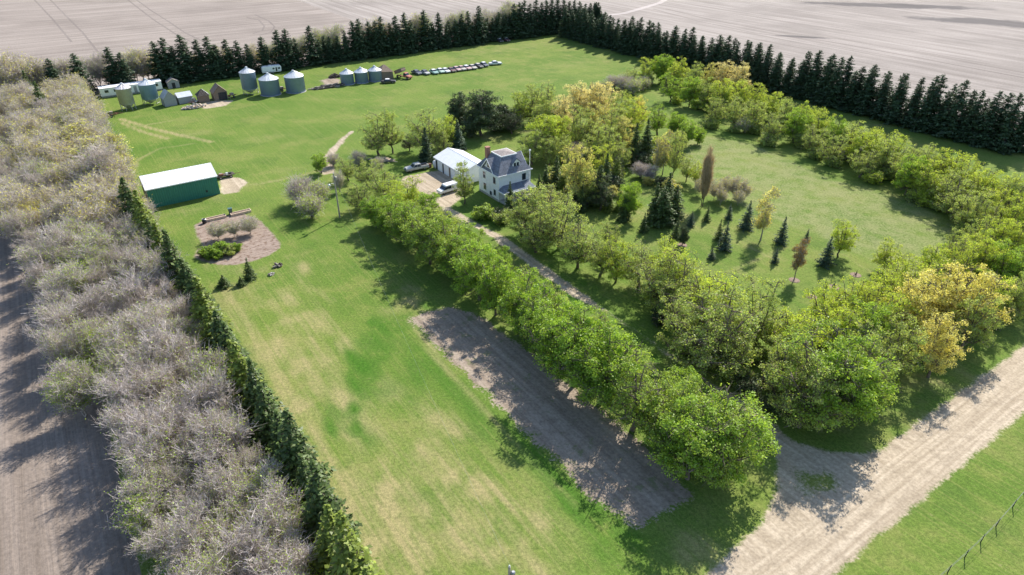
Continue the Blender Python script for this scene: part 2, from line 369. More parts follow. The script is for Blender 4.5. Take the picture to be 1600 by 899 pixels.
def paint(me, P, sd=None):
    U = -P[:, 0]*SA + P[:, 1]*CA; V = P[:, 0]*CA + P[:, 1]*SA
    def blobs(L):
        a = np.zeros(len(P))
        for px, py, rv, ru, s in L:
            u, v = toUV(*G(px, py)); a = np.maximum(a, s*np.exp(-((U-u)/ru)**2 - ((V-v)/rv)**2))
        return a
    dry = blobs(DRY) + .16*((V > 12) & (V < 34) & (U < 92)); lush = np.maximum(blobs(LUSH), .28*((U > 112) & (V < 120)))
    for pts, wd, st_ in WEAR:
        q = [np.array(G(*p)) for p in pts]
        for a, b in zip(q[:-1], q[1:]):
            ab = b-a; t = np.clip(((P-a) @ ab)/(ab @ ab), 0, 1); dd = np.linalg.norm(P-a-t[:, None]*ab, axis=1); dry = np.maximum(dry, st_*np.exp(-(dd/wd)**2))
    rough = np.clip(sdist(P, MEADOW) / 1.2, 0, 1)
    rough = np.maximum(rough, .55*np.clip((9.5 - V)/3, 0, 1) + 0)
    for nm, a in (('dry', dry), ('lush', lush), ('rough', rough), ('sd', sd)):
        if a is None: continue
        at = me.attributes.new(nm, 'FLOAT', 'POINT'); at.data.foreach_set('value', np.ascontiguousarray(a, dtype=np.float32))
ISLAND = [G(*p) for p in [(1246,738),(1270,736),(1300,744),(1306,752),(1284,766),(1264,772),(1252,760)]]
def gridsheet(name, u0, u1, v0, v1, cu, cv, z, mat, poly=None, margin=1.0):
    nu = max(2, int(round((u1-u0)/cu))+1); nv = max(2, int(round((v1-v0)/cv))+1)
    uu, vv = np.meshgrid(np.linspace(u0, u1, nu), np.linspace(v0, v1, nv), indexing='ij')
    u = uu.ravel(); v = vv.ravel(); P = np.stack([v*CA - u*SA, v*SA + u*CA], 1)
    idx = np.arange(nu*nv).reshape(nu, nv)
    F = np.stack([idx[:-1, :-1].ravel(), idx[:-1, 1:].ravel(), idx[1:, 1:].ravel(), idx[1:, :-1].ravel()], 1)
    sd = None
    if poly is not None:
        sd = np.max([sdist(P, q_) for q_ in (poly if isinstance(poly[0], list) else [poly])], axis=0); keep = sd[F].max(1) > -margin; sd = np.minimum(sd, -sdist(P, ISLAND)*.45) if name in ('road', 'driveway') else sd; F = F[keep]
        used = np.unique(F); rm = -np.ones(len(P), int); rm[used] = np.arange(len(used)); F = rm[F]; P = P[used]; sd = sd[used]
    me = bpy.data.meshes.new(name); me.from_pydata([(p[0], p[1], z) for p in P], [], F.tolist()); me.materials.append(mat)
    paint(me, P, sd); o = bpy.data.objects.new(name, me); COL.objects.link(o); o['kind'] = 'structure'; return o
def polysheet(name, poly, z, mat, cell=.6, margin=1.0):
    q = [toUV(*p) for p in poly]; us = [a for a, b in q]; vs = [b for a, b in q]
    return gridsheet(name, min(us)-margin, max(us)+margin, min(vs)-margin, max(vs)+margin, cell, cell, z, mat, poly, margin)
def ribbon(pts, wd):
    L = []; Rr = []
    for i, p in enumerate(pts):
        a = Vector(pts[max(i-1, 0)]); b = Vector(pts[min(i+1, len(pts)-1)]); d = (b-a).normalized(); nrm = Vector((-d.y, d.x)); ww = wd[i] if hasattr(wd, '__len__') else wd
        L.append(tuple(Vector(p) + nrm*ww/2)); Rr.append(tuple(Vector(p) - nrm*ww/2))
    return L + Rr[::-1]

soil_u = fieldmat('tilled soil lying along the farm', (.225, .182, .148), (.325, .270, .228), False)
soil_v = fieldmat('tilled soil lying across the farm', (.265, .225, .195), (.38, .33, .292), True)
gb = MB(); gb.add([(-6000,-3000,-.008),(6000,-3000,-.008),(6000,9000,-.008),(-6000,9000,-.008)], [(0,1,2,3)])
gr = gb.build('ground', soil_u); gr['kind'] = 'structure'
nf = MB(); nf.add([(*UV(262, -900), -.004), (*UV(262, 138), -.004), (*UV(2200, 150), -.004), (*UV(2200, -900), -.004)], [(0,1,2,3)])
o = nf.build('north_field', soil_v); o['kind'] = 'structure'
soil_e = fieldmat('pale tilled soil east of the farm', (.28, .245, .218), (.415, .37, .335), False,
                  [(*G(1395, 9), 60, 11, AX*.2-.35), (*G(1560, 36), 48, 13, -.45), (*G(1255, 58), 14, 3, -.3)])
ef = MB(); ef.add([(*UV(262.5, 138.2), -.004), (*UV(262.5, 207), -.004), (*UV(-600, 207), -.004), (*UV(-600, 2600), -.004), (*UV(2600, 2600), -.004), (*UV(2200, 150.2), -.004)], [(0,1,2,3,4,5)])
o = ef.build('east_field', soil_e); o['kind'] = 'structure'
turf = groundmat('turf')
gridsheet('lawn', 22.6, 262, -7, 206, 1.0, 1.0, 0.0, turf)
gridsheet('pasture', -60, 22.6, -60, 260, 2, 3, 0.0, turf)
gravel = ((.350, .285, .205), (.540, .455, .345))
road_m = groundmat('road gravel', gravel, 'gravel', 'v')
rp = [UV(16.3, -60), UV(16.3, 260), UV(23.0, 260), UV(23.0, -60)]
drive_m = groundmat('driveway gravel', gravel, 'gravel', 'u')
mouth = [G(1200, 672), G(1213, 720), G(1214, 762), G(1196, 810), G(1160, 850), G(1095, 905)]
dl = [(1180,655),(1145,628),(1090,585),(1020,535),(955,492),(893,462),(825,413),(765,368),(712,340),(672,330),(650,300),(625,290),(632,276),(676,268)]
dr = [(696,266),(735,285),(722,306),(705,325),(730,340),(790,372),(850,415),(915,462),(985,512),(1050,560),(1110,598),(1170,632),(1206,662),(1235,690),(1290,706),(1345,711),(1385,700)]
dp = [G(*p) for p in dl[::-1]] + mouth + [UV(18.5, 34), UV(18.5, 80)] + [G(*p) for p in dr[::-1]]
gridsheet('road', 15.3, 24.0, -60, 260, .5, 1.0, .004, road_m, [rp, dp], 1.0)
q = [toUV(*p) for p in dp]; gridsheet('driveway', 21.5, max(a for a, b in q)+1, min(b for a, b in q)-1, max(b for a, b in q)+1, .6, .6, .008, drive_m, [dp, rp], 1.0)
strip_m = groundmat('bare garden soil', ((.250, .198, .150), (.40, .33, .262)), 'strip', 'u')
sp = [G(*p) for p in [(645,500),(668,486),(705,480),(760,500),(1010,700),(1075,770),(1050,795),(1005,822),(978,812),(912,762),(812,665),(730,588),(672,530)]]
polysheet('soil_strip', sp, .004, strip_m, .7)
bed_m = groundmat('garden bed soil', ((.27, .205, .165), (.38, .31, .26)), 'mulch', 'v')
gp = [G(*p) for p in [(304,352),(322,342),(352,338),(380,334),(402,342),(420,358),(438,380),(437,388),(420,400),(395,408),(368,414),(340,414),(315,408),(304,402),(306,392),(317,384),(308,368)]]
polysheet('garden_bed', gp, .008, bed_m, .4)
pad = [G(*p) for p in [(345,279),(362,277),(378,279),(387,286),(378,292),(372,300),(350,304),(343,300)]]
polysheet('gravel_pad', pad, .008, drive_m, .5)
polysheet('dirt_path', ribbon([G(*p) for p in [(515,272),(508,262),(512,245),(522,233),(538,216),(551,205)]], [2.5,4,2.2,2,1.3,1.0]), .008, drive_m, .6)
polysheet('yard_dirt', [G(*p) for p in [(305,165),(330,158),(365,157),(352,166),(320,170)]], .008, drive_m, .8)
polysheet('bare_patch', [G(*p) for p in [(500,127),(518,121),(534,124),(528,131),(510,134)]], .008, strip_m, .8)
trackm = fieldmat('pressed soil', (.235, .20, .178), (.27, .235, .21))
trackp = fieldmat('pale pressed soil', (.46, .41, .38), (.52, .46, .43))
for pts, wd, mm, z in [([(195,-4),(215,12),(240,31),(275,54),(300,66)], .9, trackm, 0), ([(208,-4),(235,16),(262,33),(290,52),(320,66)], .9, trackm, 0),
                    ([(75,-4),(100,22),(130,52),(155,84)], .9, trackm, 0), ([(50,-4),(82,30),(112,66)], .9, trackm, 0),
                    ([(385,27),(405,32),(413,41),(410,48),(395,53)], .9, trackm, 0), ([(398,23),(420,33),(429,42),(424,50),(405,56)], .9, trackm, 0),
                    ([(1050,-6),(1030,5),(1000,14),(975,21),(950,24)], 3.5, trackp, 0),
                    ([(1020,14),(1090,33),(1180,52),(1300,66),(1420,88),(1600,122),(1700,140)], 1.0, trackm, 0), ([(1040,14),(1110,31),(1200,48),(1310,61),(1430,82),(1600,114),(1700,131)], 1.0, trackm, 0)]:
    q = ribbon([G(*p) for p in pts], wd); n = len(pts); b = MB()
    b.add([(x, y, .004) for x, y in q], [(i, i+1, 2*n-2-i, 2*n-1-i) for i in range(n-1)])
    o = b.build('tyre_track', mm); o['kind'] = 'structure'
# ---------------------------------------------------------------- trees: a few of each kind, then copies
def npmesh(name, V, F, mat):
    me = bpy.data.meshes.new(name); me.from_pydata(V.tolist(), [], F.tolist()); me.materials.append(mat); return me
def cards(rng, C, size, aspect=.6, nrm=None, nb=.0):
    """small leaf faces at the points C, each a bent quad of two halves is too dear: one kite each"""
    n = len(C); a = rng.normal(size=(n, 3)); a /= np.linalg.norm(a, axis=1)[:, None]
    if nrm is not None: a = a*(1-nb) + nrm*nb
    t = rng.normal(size=(n, 3)); u = np.cross(a, t); u /= np.linalg.norm(u, axis=1)[:, None]+1e-9
    v = np.cross(a, u); v /= np.linalg.norm(v, axis=1)[:, None]+1e-9
    s = (size * rng.uniform(.6, 1.3, n))[:, None]
    V = np.stack([C - u*s, C - v*s*aspect, C + u*s, C + v*s*aspect], 1).reshape(-1, 3)
    F = np.arange(4*n).reshape(n, 4); return V, F
def blades(A, B, w0, w1, rng):
    """thin tapering twigs between the points A and B"""
    d = B - A; t = rng.normal(size=A.shape); s = np.cross(d, t); s /= np.linalg.norm(s, axis=1)[:, None]+1e-9
    V = np.stack([A - s*w0, A + s*w0, B + s*w1, B - s*w1], 1).reshape(-1, 3)
    return V, np.arange(4*len(A)).reshape(-1, 4)

def skeleton(rng, h, rad, fork, nl, nb, base=.35, lean=.0, stems=1, upright=.5, r0=.2, dome=False):
    """trunk, limbs, branches; returns the wood mesh and the tips of the branches"""
    wood = MB(); tips = []; dirs = []
    top = h*.96
    for st in range(stems):
        a0 = rng.uniform(0, 6.28); off = np.array([math.cos(a0), math.sin(a0), 0]) * (0 if stems == 1 else .25)
        fk = np.array([math.cos(a0)*(lean if stems == 1 else lean+fork*.35), math.sin(a0)*(lean if stems == 1 else lean+fork*.35), fork])
        mid = off*.6 + fk*.5 + rng.normal(size=3)*.12; mid[2] = fork*.5
        rr = r0 if stems == 1 else r0*.6
        wood.tube([off*1.0, mid, fk], [rr*1.25, rr, rr*.85], 6)
        for i in range(nl):
            az = 6.283*(i + rng.uniform(-.3, .3))/nl + a0; el = rng.uniform(0, 1)
            rr2 = rad*(.35 + .5*math.sin(math.pi*(.25+.6*el)))*rng.uniform(.75, 1.1); 
            z = base*h + (top - base*h)*(.35+.55*el*1.0)*rng.uniform(.9, 1.05)
            if dome:
                el = ((i*.618 + rng.uniform(0, .25)) % 1.0); z = base*h + (top-base*h)*(.10+.82*el); rr2 = rad*.86*math.sqrt(max(.05, 1-(1.0*(.10+.82*el)-.28)**2/.62))*rng.uniform(.62, 1.15)
            if i == 0: rr2 *= .3; z = top*.93
            E = np.array([fk[0]+math.cos(az)*rr2, fk[1]+math.sin(az)*rr2, min(z, top*.95)])
            m1 = fk + (E-fk)*.45 + np.array([0, 0, -(1-upright)*.12*h + upright*.04*h]) + rng.normal(size=3)*.25
            wood.tube([fk, m1, E], [rr*.6, rr*.38, rr*.14], 5)
            for j in range(nb):
                t = rng.uniform(.25, 1.0); s = fk*(1-t)**2 + 2*m1*t*(1-t) + E*t*t
                an = rng.uniform(0, 6.28); L = rad*rng.uniform(.28, .55)
                q = s + np.array([math.cos(an)*L, math.sin(an)*L, rng.uniform(-.25, .75)*L])
                c = q - np.array([0, 0, (h*base+top)/2]); k = math.sqrt((c[0]**2+c[1]**2)/rad**2 + (c[2]/((top-h*base)/2))**2)
                if k > 1: q = q - c*(1-1/k)*.85
                m = (s+q)/2 + np.array([0, 0, .12*L])
                wood.tube([s, m, q], [rr*.22, rr*.13, rr*.05], 4)
                tips.append(q); dirs.append((q-s)); tips.append(m + rng.normal(size=3)*.2); dirs.append(q-s)
    return wood, np.array(tips), np.array(dirs)

def make_broadleaf(name, seed, leaf, wood_m, h=10., rad=4.2, fork=2.2, nl=8, nb=11, per=34, size=.20, clump=.62, base=.3, stems=1, droop=0.0, lean=0.0, aspect=.6, flat=.75, r0=.2, twigs=6):
    rng = np.random.default_rng(seed)
    wood, T, D = skeleton(rng, h, rad, fork, nl, nb, base, lean, stems, r0=r0, dome=True)
    w = np.array([1.0]*len(T)) * rng.uniform(.12, 1.6, len(T))
    idx = np.repeat(np.arange(len(T)), np.maximum(3, (per*w).astype(int)))
    off = rng.normal(size=(len(idx), 3)); off /= np.linalg.norm(off, axis=1)[:, None]; off *= (rng.uniform(0, 1, len(idx))**.45)[:, None]*clump*rng.uniform(.7, 1.35, len(T))[idx][:, None]
    off[:, 2] *= flat
    C = T[idx] + off
    if droop: C[:, 2] -= rng.uniform(0, 1, len(C))**1.5*droop
    C[:, 2] = np.maximum(C[:, 2], .15)
    out = off/(np.linalg.norm(off, axis=1)[:, None]+1e-6)
    V, F = cards(rng, C, size, aspect, out*np.array([1, 1, 1]) + np.array([0, 0, .4]), .45)
    r = thing(name, 'x', 'tree', (0, 0)); 
    if twigs:                                     # fine twigs inside the leaf masses
        k = np.repeat(np.arange(len(T)), twigs); A = T[k] - D[k]*rng.uniform(0, .5, (len(k), 1)); B = T[k] + rng.normal(size=(len(k), 3))*clump*.75
        Vt, Ft = blades(A, B, .022, .008, rng); wood.v += [tuple(p) for p in Vt.tolist()]; n0 = len(wood.v) - len(Vt); wood.f += [tuple(q + n0 for q in f) for f in Ft.tolist()]
    me = bpy.data.meshes.new('trunk'); me.from_pydata(wood.v, [], wood.f); me.materials.append(wood_m)
    o = bpy.data.objects.new('trunk', me); COL.objects.link(o); o.parent = r
    o = bpy.data.objects.new('crown', npmesh('crown', V, F, leaf)); COL.objects.link(o); o.parent = r
    return r
def make_bare(name, seed, twig_m, wood_m, leaf=None, nleaf=0, h=9., rad=3.4, fork=1.2, nl=8, nb=9, stems=2, tw=9, tw2=4, lsize=.13, wid=.026, up=.55, base=.2):
    rng = np.random.default_rng(seed)
    wood, T, D = skeleton(rng, h, rad, fork, nl, nb, base, 0, stems, r0=.16)
    Dn = D/(np.linalg.norm(D, axis=1)[:, None]+1e-6)
    k = np.repeat(np.arange(len(T)), tw)
    A = T[k] - D[k]*rng.uniform(0, .7, (len(k), 1)); dr = Dn[k]*.55 + rng.normal(size=(len(k), 3))*.5 + np.array([0, 0, up]); dr /= np.linalg.norm(dr, axis=1)[:, None]
    B = A + dr*rng.uniform(.6, 1.5, (len(k), 1))
    k2 = np.repeat(np.arange(len(A)), tw2); t = rng.uniform(.2, 1, (len(k2), 1)); A2 = A[k2]*(1-t) + B[k2]*t
    d2 = dr[k2]*.8 + rng.normal(size=(len(k2), 3))*.45; B2 = A2 + d2*rng.uniform(.25, .7, (len(k2), 1))
    V1, F1 = blades(A, B, wid, wid*.6, rng); V2, F2 = blades(A2, B2, wid*.65, wid*.4, rng)
    V = np.concatenate([V1, V2]); F = np.concatenate([F1, F2+len(V1)])
    r = thing(name, 'x', 'tree', (0, 0))
    me = bpy.data.meshes.new('trunk'); me.from_pydata(wood.v, [], wood.f); me.materials.append(wood_m)
    o = bpy.data.objects.new('trunk', me); COL.objects.link(o); o.parent = r
    if leaf and nleaf:
        i = rng.integers(0, len(B2), nleaf); patch = rng.normal(size=(5, 3))*np.array([rad*.7, rad*.7, h*.2]) + np.array([0, 0, h*.5])
        C = B2[i]; dmin = np.min(np.linalg.norm(C[:, None]-patch[None], axis=2), axis=1); C = C[(dmin < 2.0) | (rng.uniform(size=len(C)) < .3)]
        V3, F3 = cards(rng, C, lsize, .6); nt_ = len(F); V = np.concatenate([V, V3]); F = np.concatenate([F, F3 + len(V) - len(V3)])
    me = npmesh('crown', V, F, twig_m)
    if leaf and nleaf:
        me.materials.append(leaf); mi = np.zeros(len(F), int); mi[nt_:] = 1; me.polygons.foreach_set('material_index', mi)
    o = bpy.data.objects.new('crown', me); COL.objects.link(o); o.parent = r
    return r
def make_spruce(name, seed, leaf, h=10., rad=2.2, dens=1.0, cone=1.0, bare=.25):
    rng = np.random.default_rng(seed); Cs = []; Ns = []; Sz = []
    wood = MB(); wood.tube([(0,0,0), (0,0,h*.5), (0,0,h*.985)], [.19, .11, .02], 6); z = bare; A = []; B = []
    while z < h*.985:
        f = 1 - z/h; rr = rad*(f**cone)*(1 if z > .8 else .85) + .06
        n = max(4, int((5 + 7*f)*dens))
        for i in range(n):
            az = rng.uniform(0, 6.283); L = rr*rng.uniform(.7, 1.14); 
            if rng.uniform() < .06: L *= .55
            m = max(3, int(L*7.5)); t = (np.arange(m)+rng.uniform(.2, .9))/m; t = t**.8
            dz = -.28*L*t + .26*L*t*t + (.25 if f < .15 else 0)*t
            px = math.cos(az)*L*t; py = math.sin(az)*L*t; zz = z + rng.uniform(-.12, .12) + dz
            side = rng.normal(size=m)*(.20*L*(1-t*.75)+.05)
            P = np.stack([px - math.sin(az)*side, py + math.cos(az)*side, zz - abs(side)*.22 + rng.normal(size=m)*.03], 1)
            Cs.append(P); Sz.append(.13 + .13*L/ max(rad, .1)*(1-t*.35)); A.append((0, 0, z)); B.append((px[-1], py[-1], zz[-1]))
            nr = np.tile(np.array([math.cos(az)*.45, math.sin(az)*.45, .85]), (m, 1)); Ns.append(nr)
        z += .27/dens*(.55+.6*f)
    C = np.concatenate(Cs); S = np.concatenate(Sz)*1.25; Nn = np.concatenate(Ns)
    V, F = cards(rng, C, S, .55, Nn, .62)
    Vt, Ft = blades(np.array(A, float), np.array(B), .03, .012, rng); n0 = len(wood.v); wood.v += [tuple(p) for p in Vt.tolist()]; wood.f += [tuple(q+n0 for q in f) for f in Ft.tolist()]
    r = thing(name, 'x', 'tree', (0, 0))
    me = bpy.data.meshes.new('trunk'); me.from_pydata(wood.v, [], wood.f); me.materials.append(M['bark'])
    o = bpy.data.objects.new('trunk', me); COL.objects.link(o); o.parent = r
    o = bpy.data.objects.new('crown', npmesh('crown', V, F, leaf)); COL.objects.link(o); o.parent = r
    return r

random.seed(7)
LIB = {}
def lib(kind, fn, seeds): LIB[kind] = [fn(s) for s in seeds]
lib('elm', lambda s: make_broadleaf('elm_tree', s, M['elm'], M['bark'], 10, 4.3, 2.0, 9, 12, 34, .21, .72, .12, base_s(s), r0=.2), [1,2,3,4,5]) if False else None
lib('elm', lambda s: make_broadleaf('elm_tree', s, M['elm'], M['bark'], h=10, rad=3.7, fork=2.0, nl=13, nb=12, per=80, size=.105, clump=.60, base=.06, stems=1), [1,2,3,4,5])
lib('olive', lambda s: make_broadleaf('willow_tree', s, M['olive'], M['bark'], h=10, rad=4.1, fork=1.8, nl=12, nb=11, per=42, size=.10, clump=.56, base=.14, stems=1, lean=.4, r0=.24, twigs=4), [11,12,13,14])
lib('lime', lambda s: make_broadleaf('maple_tree', s, M['lime'], M['bark'], h=10, rad=3.8, fork=1.6, nl=12, nb=11, per=42, size=.105, clump=.54, base=.10, stems=1, twigs=3), [21,22,23,24])
lib('gold', lambda s: make_broadleaf('catkin_tree', s, M['gold'], M['bark'], h=10, rad=3.7, fork=1.8, nl=12, nb=11, per=52, size=.105, clump=.58, base=.16, stems=1, twigs=3), [31,32,33])
lib('poplar', lambda s: make_broadleaf('poplar_tree', s, M['yellowish'], M['bark_pale'], h=10, rad=1.9, fork=2.5, nl=8, nb=9, per=26, size=.12, clump=.55, base=.12, stems=1, twigs=12, flat=1.2, r0=.12), [41,42])
lib('willow', lambda s: make_bare('willow_thicket', s, M['twig'], M['bark_pale'], M['yellowish'], 6500, h=9.5, rad=4.0, fork=1.4, nl=8, nb=9, stems=2, tw=8, tw2=3, lsize=.15), [51,52])
lib('bare', lambda s: make_bare('bare_tree', s, M['twig'], M['bark_pale'], M['budding'], (1200, 4000, 8500, 2000)[s % 4], h=8.5, rad=2.9, nl=7, nb=9, stems=2, tw=5, tw2=5, wid=.021, lsize=.10, up=1.1), [60,61,62,63,64])
lib('shrub', lambda s: make_bare('bare_shrub', s, M['twig'], M['bark'], M['budding'], (900, 2600)[s % 2], h=4.0, rad=2.2, fork=.35, nl=7, nb=6, stems=3, tw=6, tw2=2, wid=.018), [70,71])
lib('bush', lambda s: make_broadleaf('leafy_bush', s, M['elm'], M['bark'], h=3.0, rad=2.0, fork=.4, nl=7, nb=6, per=34, size=.13, clump=.42, base=.02, stems=2, r0=.07), [75,76])
lib('broom', lambda s: make_bare('upright_poplar', s, M['twig_brown'], M['bark'], M['bronze'], 700, h=10, rad=.9, fork=1.0, nl=7, nb=12, stems=3, tw=9, tw2=4, up=1.6, base=.05), [80])
lib('spruce', lambda s: make_spruce('spruce_tree', s, M['spruce'], 10, 2.35, 1.0, .9), [90,91,92,93])
lib('spruce_far', lambda s: make_spruce('spruce_tree', s, M['spruce_far'], 10, 2.35, .95, .55), [95,96,97])
lib('young', lambda s: make_spruce('young_spruce', s, M['spruce_blue'], 10, 3.0, .8, .95, .05), [98,99])
lib('pine', lambda s: make_broadleaf('pine_tree', s, M['pine'], M['bark'], h=10, rad=2.7, fork=2.4, nl=14, nb=12, per=60, size=.15, clump=.62, base=.05, aspect=.35, twigs=2), [101,102])
lib('juniper', lambda s: make_spruce('juniper_tree', s, M['spruce_sunny'], 10, 2.6, .9, .62, .05), [105])
USED = set(); BOOK = []
def override(r, mats):
    for ch in r.children:
        if ch.name.split('.')[0] != 'crown': continue
        for si, key in enumerate(('crown', 'leaf_buds')):
            if si >= len(ch.material_slots): continue
            m = mats.get(key); sl_ = ch.material_slots[si]
            if m: sl_.link = 'OBJECT'; sl_.material = m
            else: sl_.link = 'DATA'
def plant(kind, x, y, h, wf=1.0, mats=None, zone=None, look='', cat='tree', rng=random):
    src = rng.choice(LIB[kind]); nat = {'shrub': 4.0, 'bush': 3.0, 'bare': 8.5, 'willow': 9.5}.get(kind, 10.0)
    if kind in ('elm', 'olive', 'lime', 'gold'):
        a, b_ = {'elmrow': (1.12, 1.06), 'drivein': (1.1, 1.0), 'belt': (1.22, 1.06), 'middle': (1.38, .98), 'rightdrive': (1.30, 1.08), 'righttrees': (1.2, 1.0), 'poletrees': (1.15, 1.15), 'arb2': (1.0, 1.15)}.get(zone[0], (1.1, 1.15)); h *= a; wf *= b_
    if kind in ('spruce', 'spruce_far', 'young', 'juniper'): wf *= {'hedge': 1.52, 'north': 1.45, 'northback': 1.35, 'nefront': 1.15, 'neback': 1.15, 'arb': 1.35}.get(zone[0], 1.35)
    s = h/nat; sc = (s*wf, s*wf*rng.uniform(.93, 1.07), s); rz = rng.uniform(0, 6.28)
    if src.name not in USED:
        USED.add(src.name); r = src; r.location = (x, y, 0); r.rotation_euler = (0, 0, rz); r.scale = sc
        if mats:
            override(r, mats)
    else:
        r = copy_tree(src, (x, y), rz, '', None, sc); override(r, mats or {})
    r['category'] = cat; BOOK.append((zone, r, look, PROJ(x, y, h*.5)[0])); return r
def at_crown(kind, px, py, h, wf=1.0, mats=None, zone=None, look='', cat='tree', f=.55):
    g_ = {'elmrow': 1.12, 'drivein': 1.1, 'belt': 1.22, 'middle': 1.38, 'rightdrive': 1.30, 'righttrees': 1.2, 'poletrees': 1.15, 'arb2': 1.0}.get(zone[0], 1.1) if kind in ('elm', 'olive', 'lime', 'gold') else 1.0
    x, y = G(px, py, h*g_*f*(.92 if g_ > 1 else 1)); return plant(kind, x, y, h, wf, mats, zone, look, cat)
def at_base(kind, px, py, top, wf=1.0, mats=None, zone=None, look='', cat='tree'):
    x, y = G(px, py); lo, hi = 0, 40
    for _ in range(30):
        m = (lo+hi)/2
        if PROJ(x, y, m)[1] > top: lo = m
        else: hi = m
    return plant(kind, x, y, max(lo, .4), wf, mats, zone, look, cat)
#TREES
rnd = random.Random(3)
J = lambda a: rnd.uniform(-a, a)
# leafless grove on the left, planted in rows along the field
rows = [(-8.5, 'left fringe'), (-4.2, 'outermost row'), (-1.2, 'second row in from the ploughed field'), (2.0, 'middle row'), (5.0, 'spruce side row')]
for ri, (v, rn) in enumerate(rows):
    u = 26 + (ri % 2)*2
    if ri == 0: u = 84
    while u < 255:
        x, y = UV(u, v + J(1.2) - .062*max(0, u-80)*(1 - .25*ri)); far = u > 150; yel = (u > 132 and rnd.random() < (.7 if ri > 1 else .35))
        if PROJ(x, y, 0)[0] > -75 or PROJ(x, y, 8)[0] > -75:
            if yel: plant('willow', x, y, rnd.uniform(8, 11), 1.0, zone=('grove%d' % ri, rn, 'leafless grove on the left', 'road', 'u'), look='yellowish leafing tree')
            elif u > 228 and rnd.random() < .3: plant('spruce', x, y, rnd.uniform(10, 13), zone=('grove%d' % ri, rn, 'leafless grove on the left', 'road', 'u'), look='dark spruce standing')
            else: plant('bare', x, y, rnd.uniform(5.8, 9.8), rnd.uniform(.95, 1.25), zone=('grove%d' % ri, rn, 'leafless grove on the left', 'road', 'u'), look='bare grey tree')
        if rnd.random() < .35: xs, ys = UV(u + 2, v + 1.5 + J(.8)); plant('bush', xs, ys, rnd.uniform(2.2, 4.2), 1.2, {'crown': M['lime']} if rnd.random() < .6 else None, zone=('under', 'undergrowth', 'undergrowth of the left grove', 'road', 'u'), look='low bright green bush', cat='bush')
        u += rnd.uniform(4.3, 5.6)
# spruce hedge between the grove and the lawn
u = 27.
while u < 143:
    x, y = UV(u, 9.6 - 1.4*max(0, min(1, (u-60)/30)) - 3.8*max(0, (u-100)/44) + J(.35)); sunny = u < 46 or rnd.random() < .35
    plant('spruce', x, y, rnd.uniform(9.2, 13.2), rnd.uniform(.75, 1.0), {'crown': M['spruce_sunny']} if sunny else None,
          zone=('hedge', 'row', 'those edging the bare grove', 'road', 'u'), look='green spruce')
    u += rnd.uniform(3.2, 4.6)
# bright elm row along the driveway
u = 32.5
while u < 112:
    t = (u-36)/80
    k_ = 'elm' if rnd.random() < .78 else 'olive'
    x, y = UV(u, 47.8 + J(1.2)); plant(k_, x, y, rnd.uniform(9.4, 13.0)*(1-.25*t), rnd.uniform(.88, 1.12), {'crown': M['elm'] if k_ == 'elm' and rnd.random() < .7 else M['elmolive']}, zone=('elmrow', 'row', 'those beside the soil strip', 'road', 'u'), look='bright green leafy tree')
    u += rnd.uniform(4.4, 6.4)
u = 41.
while u < 108:
    x, y = UV(u, 53.2 + J(.6)); plant('elm' if rnd.random() < .6 else 'lime', x, y, rnd.uniform(5.6, 8.0), 1.0, {'crown': M['olive']} if rnd.random() < .3 else None, zone=('drivein', 'row', 'the low trees on the driveway edge', 'road', 'u'), look='lower green tree')
    u += rnd.uniform(6.5, 9.5)
Z = lambda key, phrase: (key, None, phrase, None, 'x')
for px, py in ((1085, 690), (1135, 682)): at_crown('elm', px, py, 10.2, 1.1, zone=('elmrow', 'row', 'those beside the soil strip', 'road', 'u'), look='bright green leafy tree')
# around the yard pole
z = Z('poletrees', 'the plants around the yard pole')
for px, py, h, kind, lk in [(500,255,4.5,'elm','small leafy tree'),(542,262,5.5,'olive','olive shrubby tree'),(572,268,6.5,'olive','olive shrubby tree'),(600,285,7.5,'olive','olive tree'),(560,305,6,'olive','olive tree'),
                        (528,282,5,'bare','bare grey tree'),(612,312,8,'lime','yellow green tree'),(640,300,7.5,'lime','yellow green tree'),(585,330,6,'elm','green tree'),(668,322,6,'elm','green tree'),(635,345,8,'elm','green tree'),(590,258,5,'bare','bare budding tree')]:
    at_crown(kind, px, py, h, 1.0, zone=z, look=lk)
for px, py, h in [(468,298,5.5),(485,322,5.0),(476,312,4.2),(498,300,4.5),(560,248,3.5),(520,250,3)]: at_crown('shrub', px, py, h, 1.0, zone=z, look='bare grey shrub', cat='shrub')
# back lawn trees
z = Z('backlawn', 'trees behind the garage')
at_base('olive', 592, 243, 176, .85, zone=z, look='two stemmed willow'); at_base('olive', 614, 240, 172, .55, zone=z, look='leaning willow')
at_base('olive', 668, 240, 165, .9, zone=z, look='broad willow'); at_base('lime', 700, 232, 178, .8, zone=z, look='yellow green tree')
at_base('pine', 718, 205, 138, 1.25, zone=z, look='dark pine'); at_base('pine', 752, 212, 132, 1.45, zone=z, look='largest dark pine')
at_base('spruce', 716, 234, 188, 1.0, {'crown': M['spruce_blue']}, zone=z, look='blue spruce'); at_base('spruce', 667, 256, 200, .85, {'crown': M['spruce_far']}, zone=z, look='dark spruce beside the pickup')
at_base('olive', 640, 236, 208, 1.0, {'crown': M['pine']}, zone=z, look='low dark tree'); at_base('olive', 690, 243, 205, .9, zone=z, look='olive tree')
at_base('lime', 726, 319, 250, .55, {'crown': M['olive']}, zone=z, look='thin young tree in front of the house')
for px, py, h, k in [(735,200,4.5,'bush'),(775,190,5,'bush'),(798,190,4.5,'bush'),(786,178,5.5,'bush')]: at_crown(k, px, py, h, 1.0, {'crown': M['pine']}, zone=z, look='dark shrub', cat='shrub')
